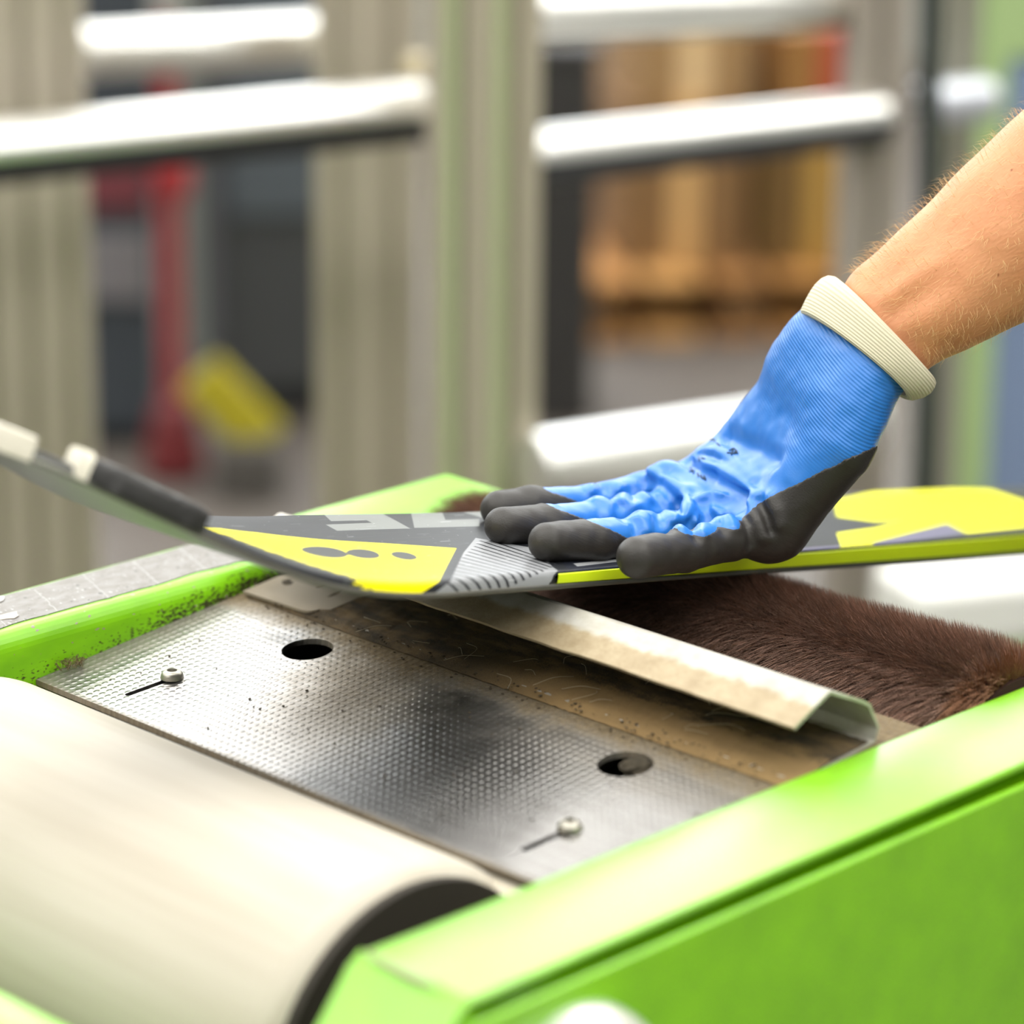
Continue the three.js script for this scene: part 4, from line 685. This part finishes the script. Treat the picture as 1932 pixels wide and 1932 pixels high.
// the rest of the worker, standing to the right of the machine and facing it
{
  const B = (x, y, z, r) => { const p = V3(x, y, z); p.r = r; return p; };
  const limb = (chains, k) => (x, y, z) => { pv.set(x, y, z); let d = 1; for (const c of chains) for (let i = 0; i < c.length - 1; i++) { const [q, t] = seg(pv, c[i], c[i + 1]); d = smin(d, q - (c[i].r + (c[i + 1].r - c[i].r) * t), k); } return d; };
  const solid = (name, f, lo, hi, h, mat, label) => part(name, isoSurface(f, lo, hi, h), mat, glovePerson, label);
  const S = at(2690, -330, 1.654), sl = B(S.x, S.y, S.z, 0.062), sh = B(0.62, 1.43, -1.66, 0.075), sr = B(0.66, 1.43, -2.0, 0.075), nk = B(0.67, 1.47, -1.83, 0.07);
  const belly0 = B(0.76, 1.02, -1.75, 0.135), belly1 = B(0.76, 1.02, -1.91, 0.135), ch0 = B(0.70, 1.28, -1.74, 0.125), ch1 = B(0.71, 1.28, -1.92, 0.125), slr = B(0.60, 1.22, -2.07, 0.06);
  solid('shirt', limb([[sl, sh], [sr, slr], [sh, nk], [sr, nk], [ch0, ch1], [sh, ch0], [sr, ch1], [ch0, belly0], [ch1, belly1], [belly0, belly1]], 0.06), V3(0.3, 0.82, -2.25), V3(1.0, 1.62, -1.45), 0.009, std(0x3d4650, 0.85), 'dark grey work shirt');
  solid('trousers', limb([[B(0.78, 0.95, -1.76, 0.125), B(0.78, 0.95, -1.90, 0.125)], [B(0.78, 0.9, -1.74, 0.105), B(0.75, 0.5, -1.70, 0.075), B(0.79, 0.1, -1.68, 0.058)], [B(0.78, 0.9, -1.92, 0.105), B(0.76, 0.5, -1.97, 0.075), B(0.82, 0.1, -2.0, 0.058)]], 0.04), V3(0.6, 0.03, -2.12), V3(0.97, 1.1, -1.55), 0.009, std(0x2b3040, 0.9), 'dark blue work trousers');
  for (const z of [-1.68, -2.0]) solid('shoe', limb([[B(z < -1.8 ? 0.84 : 0.81, 0.05, z, 0.045), B(z < -1.8 ? 0.66 : 0.63, 0.038, z, 0.036)]], 0.02), V3(0.55, -0.01, z - 0.08), V3(0.92, 0.13, z + 0.08), 0.006, std(0x1d1b1a, 0.7), 'black work shoe');
  const skin = std(0xd8986c, 0.55);
  const headF = (x, y, z) => { pv.set(x, y, z); const cx = 0.625, cy = 1.665, cz = -1.83; let d = (Math.hypot((x - cx) / 0.098, (y - cy) / 0.118, (z - cz) / 0.077) - 1) * 0.077; const a = [[B(0.67, 1.47, cz, 0.056), B(0.645, 1.60, cz, 0.054)], [B(0.585, 1.60, cz, 0.05), B(0.56, 1.575, cz, 0.03)], [B(0.535, 1.68, cz, 0.008), B(0.515, 1.645, cz, 0.013)], [B(0.64, 1.68, cz + 0.075, 0.012), B(0.645, 1.64, cz + 0.073, 0.01)], [B(0.64, 1.68, cz - 0.075, 0.012), B(0.645, 1.64, cz - 0.073, 0.01)], [B(0.532, 1.60, cz - 0.02, 0.007), B(0.532, 1.60, cz + 0.02, 0.007)]]; for (const [p, q] of a) { const [l, t] = seg(pv, p, q); d = smin(d, l - (p.r + (q.r - p.r) * t), 0.018); } return d; };
  solid('head', headF, V3(0.47, 1.42, -1.95), V3(0.76, 1.82, -1.70), 0.005, skin, 'head with short hair');
  solid('hair', (x, y, z) => Math.max(headF(x, y, z) - 0.008, 1.685 - y - Math.max(0, x - 0.60) * 1.1), V3(0.47, 1.55, -1.95), V3(0.76, 1.83, -1.70), 0.005, std(0x8a6a42, 0.8), 'short fair hair');
  for (const s of [-1, 1]) { const g = new THREE.SphereGeometry(0.011, 16, 12); g.translate(0.537, 1.675, -1.83 + s * 0.031); part('eye', g, std(0xf0eeea, 0.3), glovePerson); }
  const hr = [];
  for (let i = 0; i < 4; i++) hr.push([B(0.452, 0.835, -2.085 + i * 0.021 - 0.03, 0.012), B(0.428, 0.832, -2.066 + i * 0.021 - 0.03, 0.0095), B(0.405 + 0.006 * Math.abs(i - 1.5), 0.8255, -2.05 + i * 0.021 - 0.03, 0.008)]);
  solid('right_arm', limb([[slr, B(0.58, 1.06, -2.10, 0.045), B(0.49, 0.88, -2.09, 0.028), B(0.455, 0.845, -2.085, 0.024)], ...hr, [B(0.47, 0.855, -2.06, 0.014), B(0.44, 0.835, -2.02, 0.010), B(0.42, 0.828, -2.005, 0.009)]], 0.012), V3(0.36, 0.79, -2.2), V3(0.72, 1.32, -1.93), 0.005, skin, 'bare right arm with the hand on the ski');
}

// ------------------------------------------------------------------ background: aluminium frame, stacks and tools
const alu = std(0xb3aa9a, 0.5, 0.3), aluDark = std(0x8b8a80, 0.5, 0.4), aluBright = std(0xf2f2ee, 0.3, 0.92);
function profilePost(parent, p, w, d, y0, y1, turn, mat, strips) {   // extruded aluminium post with slots
  const s = 0.009, t = 0.009, o = [];
  const side = (x0, y0_, x1, y1_, n) => { const dx = (x1 - x0) / n, dy = (y1_ - y0_) / n, l = Math.hypot(dx, dy), ux = dx / l, uy = dy / l, nx = -uy, ny = ux; for (let i = 0; i < n; i++) { const mx = x0 + dx * (i + 0.5), my = y0_ + dy * (i + 0.5); o.push([x0 + dx * i, y0_ + dy * i], [mx - ux * s / 2, my - uy * s / 2], [mx - ux * s / 2 + nx * t, my - uy * s / 2 + ny * t], [mx + ux * s / 2 + nx * t, my + uy * s / 2 + ny * t], [mx + ux * s / 2, my + uy * s / 2]); } };
  const nw = Math.max(1, Math.round(w / 0.045)), nd = Math.max(1, Math.round(d / 0.045));
  side(-w / 2, -d / 2, w / 2, -d / 2, nw); side(w / 2, -d / 2, w / 2, d / 2, nd); side(w / 2, d / 2, -w / 2, d / 2, nw); side(-w / 2, d / 2, -w / 2, -d / 2, nd);
  const g = sweep(o.map(([a, b]) => [a, b]), y0, y1, 'y'); g.rotateY(turn); g.translate(p.x, 0, p.z);
  const post = part('post', g, mat, parent);
  if (strips) for (const k of strips) { const q = box(w * k - 0.006, w * k + 0.006, y0, y1, d / 2 - 0.003, d / 2 + 0.001); q.rotateY(turn); q.translate(p.x, 0, p.z); part('green_strip', q, std(0xa3ac86, 0.6), post, 'pale green strip on the post'); }  // pale green strips along the post face
  return post;
}
function rail(parent, a, b, r, mat, name = 'round_rail', label) {
  const d = b.clone().sub(a), l = d.length(), pr = [new THREE.Vector2(0.001, 0), new THREE.Vector2(r - 0.004, 0), new THREE.Vector2(r, 0.004), new THREE.Vector2(r, l - 0.004), new THREE.Vector2(r - 0.004, l), new THREE.Vector2(0.001, l)];
  const g = new THREE.LatheGeometry(pr, 40); g.applyQuaternion(new THREE.Quaternion().setFromUnitVectors(V3(0, 1, 0), d.normalize())); g.translate(a.x, a.y, a.z);
  return part(name, g, mat, parent, label);
}
function railStrip(parent, a, b, r, from, to) {               // dark strip along the underside of a rail
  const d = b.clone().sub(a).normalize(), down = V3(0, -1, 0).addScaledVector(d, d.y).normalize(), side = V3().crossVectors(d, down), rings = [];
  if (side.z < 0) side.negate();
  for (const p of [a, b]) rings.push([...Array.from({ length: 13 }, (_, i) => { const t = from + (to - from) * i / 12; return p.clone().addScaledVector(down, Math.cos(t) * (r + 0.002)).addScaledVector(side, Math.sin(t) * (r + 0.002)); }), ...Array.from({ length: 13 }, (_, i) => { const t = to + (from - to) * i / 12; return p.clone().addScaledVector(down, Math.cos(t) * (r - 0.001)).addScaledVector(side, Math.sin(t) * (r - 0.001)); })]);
  return part('dark_strip', toCreasedNormals(loft(rings, { capStart: true, capEnd: true }).toNonIndexed(), 0.6), std(0x35363b, 0.6, 0, { side: THREE.DoubleSide }), parent, 'dark strip under the rail');
}
const frame = thing('aluminium_frame', 'aluminium profile frame with thick round white rails behind the machine', 'frame');
const fTurn = 0.55;
profilePost(frame, at(62, 600, 3.22), 0.115, 0.06, 0, 1.7, 0.1, alu);
profilePost(frame, at(692, 600, 3.42), 0.105, 0.08, 0, 1.7, 0.05, alu);
profilePost(frame, at(908, 600, 3.02), 0.098, 0.08, 0, 1.7, 0.1, alu, [-0.33, 0.12]);
profilePost(frame, at(1642, 300, 3.32), 0.056, 0.06, 0, 1.7, 0.1, std(0xa9a096, 0.5, 0.3));
{ const r = rail(frame, at(-200, 305, 2.94), at(800, 206, 3.06), 0.029, aluBright); railStrip(r, at(-200, 305, 2.94), at(800, 206, 3.06), 0.029, -0.9, 1.5); }
rail(frame, at(150, 98, 3.30), at(600, 74, 3.42), 0.026, aluBright);
{ const r = rail(frame, at(985, 300, 2.99), at(1655, 222, 3.28), 0.026, aluBright); railStrip(r, at(985, 300, 2.99), at(1655, 222, 3.28), 0.026, -0.9, 1.6); }
rail(frame, at(985, 32, 3.05), at(1610, 2, 3.3), 0.026, aluBright);
rail(frame, at(1000, 888, 3.0), at(1640, 790, 3.25), 0.034, aluBright);
rail(frame, at(1735, 196, 3.30), at(1862, 184, 3.36), 0.022, std(0xdfe3ee, 0.35, 0.6));
profilePost(frame, at(1788, 300, 3.45), 0.045, 0.045, 0, 1.7, 0.1, std(0xa6a596, 0.5, 0.35));
{ const b = part('end_bracket', box(-0.02, 0.02, -0.03, 0.03, -0.02, 0.02, 0.005), std(0xb5a888, 0.5, 0.3), frame, 'beige rail bracket'); b.position.copy(at(800, 165, 3.1)); }
part('dark_upright', (() => { const g = new THREE.CylinderGeometry(0.011, 0.011, 1.7, 20); g.translate(0, 0.85, 0); g.rotateZ(0.03); const p = at(1740, 900, 3.2); g.translate(p.x + 0.018, 0, p.z); return g; })(), std(0x2b3330, 0.6), frame, 'thin dark upright');

// low white bench behind the ski
{
  const b = thing('white_bench', 'low white bench with grey legs behind the ski', 'bench');
  const p = at(1850, 1130, 3.0);
  part('top', (() => { const g = box(-0.09, 0.22, -0.03, 0.03, -0.05, 0.05, 0.012); g.rotateY(0.35); g.translate(p.x, p.y, p.z); return g; })(), std(0xededea, 0.4), b);
  for (const dx of [-0.06, 0.18]) part('leg', (() => { const g = box(-0.012, 0.012, 0, p.y - 0.03, -0.012, 0.012, 0.003); g.translate(p.x + dx, 0, p.z - dx * 0.36); return g; })(), aluDark, b);
}
// pale green cabinet with blue grey window at the right
{
  const o = at(1965, 600, 3.9), b = thing('pale_green_cabinet', 'pale green machine cabinet with a blue grey window behind the worker', 'cabinet', [o.x, 0, o.z]);
  const m = std(0xa9c489, 0.5);
  part('body', box(-0.091, 0.5, 0, 1.75, -0.4, -0.02, 0.01), m, b);
  part('window_frame', (() => { const s = new THREE.Shape(); s.moveTo(-0.085, 0.12); s.lineTo(0.48, 0.12); s.lineTo(0.48, 1.7); s.lineTo(-0.085, 1.7); s.closePath(); const h = new THREE.Path(); h.moveTo(-0.055, 0.17); h.lineTo(-0.055, 0.86); h.lineTo(0.45, 0.86); h.lineTo(0.45, 0.17); h.closePath(); s.holes.push(h); return new THREE.ExtrudeGeometry(s, { depth: 0.018, bevelEnabled: false }); })().translate(0, 0, -0.02), m, b);
  part('window', box(-0.055, 0.45, 0.17, 0.86, -0.016, -0.008), std(0x8093b4, 0.25), b, 'blue grey window sheet');
  part('edge_strip', box(-0.1, -0.091, 0, 1.75, -0.4, -0.02), std(0x93a25c, 0.6), b, 'olive edge strip');
}
// grey dark machine block, red stand, yellow and red things in the left gap
const onFloor = (px, depth) => { const p = at(px, 900, depth); return [p.x, 0, p.z]; };
{
  const b = thing('dark_cabinet', 'dark grey machine cabinet standing on the hall floor behind the frame', 'cabinet', onFloor(530, 5.6), 0.2);
  part('body', box(-0.11, 0.13, 0.05, 1.05, -0.25, 0.1, 0.01), std(0x3c3d40, 0.6), b); part('door', box(-0.1, 0.12, 0.35, 0.75, 0.1, 0.112, 0.004), std(0x4c525a, 0.5), b, 'bluish grey door'); part('plinth', box(-0.1, 0.12, 0, 0.05, -0.24, 0.08), std(0x222224, 0.8), b);
  const c = thing('dark_cabinet', 'low dark slate cabinet left of the red stand', 'cabinet', onFloor(225, 5.4), 0.1);
  part('body', box(-0.07, 0.07, 0.03, 0.82, -0.2, 0.1, 0.01), std(0x343a42, 0.6), c); part('drawer', box(-0.06, 0.06, 0.4, 0.5, 0.1, 0.115, 0.004), std(0x6a2f38, 0.6), c, 'dull dark red drawer front'); part('drawer', box(-0.06, 0.06, 0.25, 0.36, 0.1, 0.115, 0.004), std(0x6d6a6e, 0.6), c, 'grey drawer front'); part('plinth', box(-0.06, 0.06, 0, 0.03, -0.19, 0.08), std(0x222224, 0.8), c);
  const d = thing('grey_column', 'pale grey upright column on the hall floor', 'column', onFloor(388, 5.95));
  part('shaft', box(-0.042, 0.042, 0.015, 1.2, -0.04, 0.04, 0.008), std(0x9aa097, 0.6), d); part('foot_plate', box(-0.07, 0.07, 0, 0.015, -0.07, 0.07, 0.004), std(0x7d817b, 0.6), d);
  const r = thing('red_stand', 'red tubular stand on a round dark red base', 'stand', onFloor(330, 5.15));
  part('tube', (() => { const g = new THREE.CylinderGeometry(0.016, 0.016, 0.62, 24); g.translate(0, 0.41, 0); return g; })(), std(0x8a1d24, 0.5), r); part('hub', (() => { const g = new THREE.SphereGeometry(0.05, 24, 16); g.scale(0.8, 1.4, 0.8); g.scale(0.7, 0.7, 0.7); g.translate(0.006, 0.48, 0); return g; })(), std(0x9c1f26, 0.5), r, 'red hub');
  part('base', new THREE.LatheGeometry([[0.001, 0], [0.05, 0], [0.05, 0.02], [0.036, 0.09], [0.022, 0.13], [0.001, 0.13]].map(([a, y]) => new THREE.Vector2(a, y)), 32), std(0x5e0f14, 0.55), r, 'dark red cone base');
  const y = thing('yellow_chute', 'yellow slanted plastic board on a dark foot by the red stand', 'board', onFloor(385, 5.05));
  part('foot', box(0.02, 0.12, 0, 0.09, -0.05, 0.05, 0.01), std(0x4a4643, 0.7), y, 'dark foot');
  part('board', (() => { const g = box(-0.035, 0.035, 0, 0.15, -0.012, 0.012, 0.006); g.rotateZ(0.75); g.translate(0.10, 0.085, 0); return g; })(), std(0xa4981c, 0.5), y); part('rim', (() => { const g = box(-0.04, -0.034, 0, 0.15, -0.02, 0.02, 0.003); g.rotateZ(0.75); g.translate(0.10, 0.085, 0); return g; })(), std(0x8f8418, 0.5), y);
}
// stacked goods far behind on the right
{
  const P = (px, d) => onFloor(px, d);
  const woods = [0xb07c42, 0xc39155, 0x9a6b3a];
  const pal = (px, d, w, n, label) => {
    const o = thing('wooden_pallet', label, 'pallet', P(px, d), 0.15);
    for (const y of [0, 0.1]) for (let k = 0; k < 5; k++) part('plank', box(-w / 2 + k * w / 5, -w / 2 + k * w / 5 + w / 5 - 0.02, y, y + 0.02, -0.3, 0.3, 0.003), std(woods[k % 3], 0.8), o);
    for (const x of [-w / 2 + 0.04, 0, w / 2 - 0.04]) part('block', box(x - 0.04, x + 0.04, 0.02, 0.1, -0.29, 0.29, 0.003), std(0x6b4a28, 0.8), o);
    return o;
  };
  pal(1330, 6.4, 0.62, 1, 'wooden pallet under brown cartons behind the frame');
  const bx = (px, d, y, w, h, dep, c, label, tape) => {
    const o = thing('carton', label, 'carton', P(px, d), 0.15); o.position.y = y;
    part('body', box(-w / 2, w / 2, 0, h, -dep / 2, dep / 2, 0.006), std(c, 0.75), o); part('tape', box(-0.025, 0.025, 0, h + 0.001, -dep / 2 - 0.001, dep / 2 + 0.001), std(tape, 0.5), o);
  };
  bx(1240, 6.4, 0.12, 0.24, 0.3, 0.4, 0x7c5c38, 'light brown carton on the pallet, broad and low', 0xcaa06a);
  bx(1480, 6.4, 0.12, 0.22, 0.24, 0.4, 0x64491f, 'ochre brown carton on the pallet beside the lighter one', 0xa8823e);
  bx(1500, 6.4, 0.361, 0.2, 0.2, 0.36, 0x8a5f2c, 'orange brown carton stacked on the ochre one', 0xa23d2a);
  bx(1255, 6.4, 0.421, 0.22, 0.2, 0.36, 0x94734c, 'pale brown carton on top of the pallet load', 0xd6b58a);
  const k = thing('black_bin', 'tall black bin beside the pallet of cartons', 'bin', P(1035, 5.6)); part('body', box(-0.06, 0.07, 0, 0.62, -0.12, 0.12, 0.012), std(0x2a2728, 0.7), k); part('lid', box(-0.065, 0.075, 0.62, 0.64, -0.125, 0.125, 0.006), std(0x353233, 0.6), k);
}
shade(scene);
renderer.render(scene, camera);
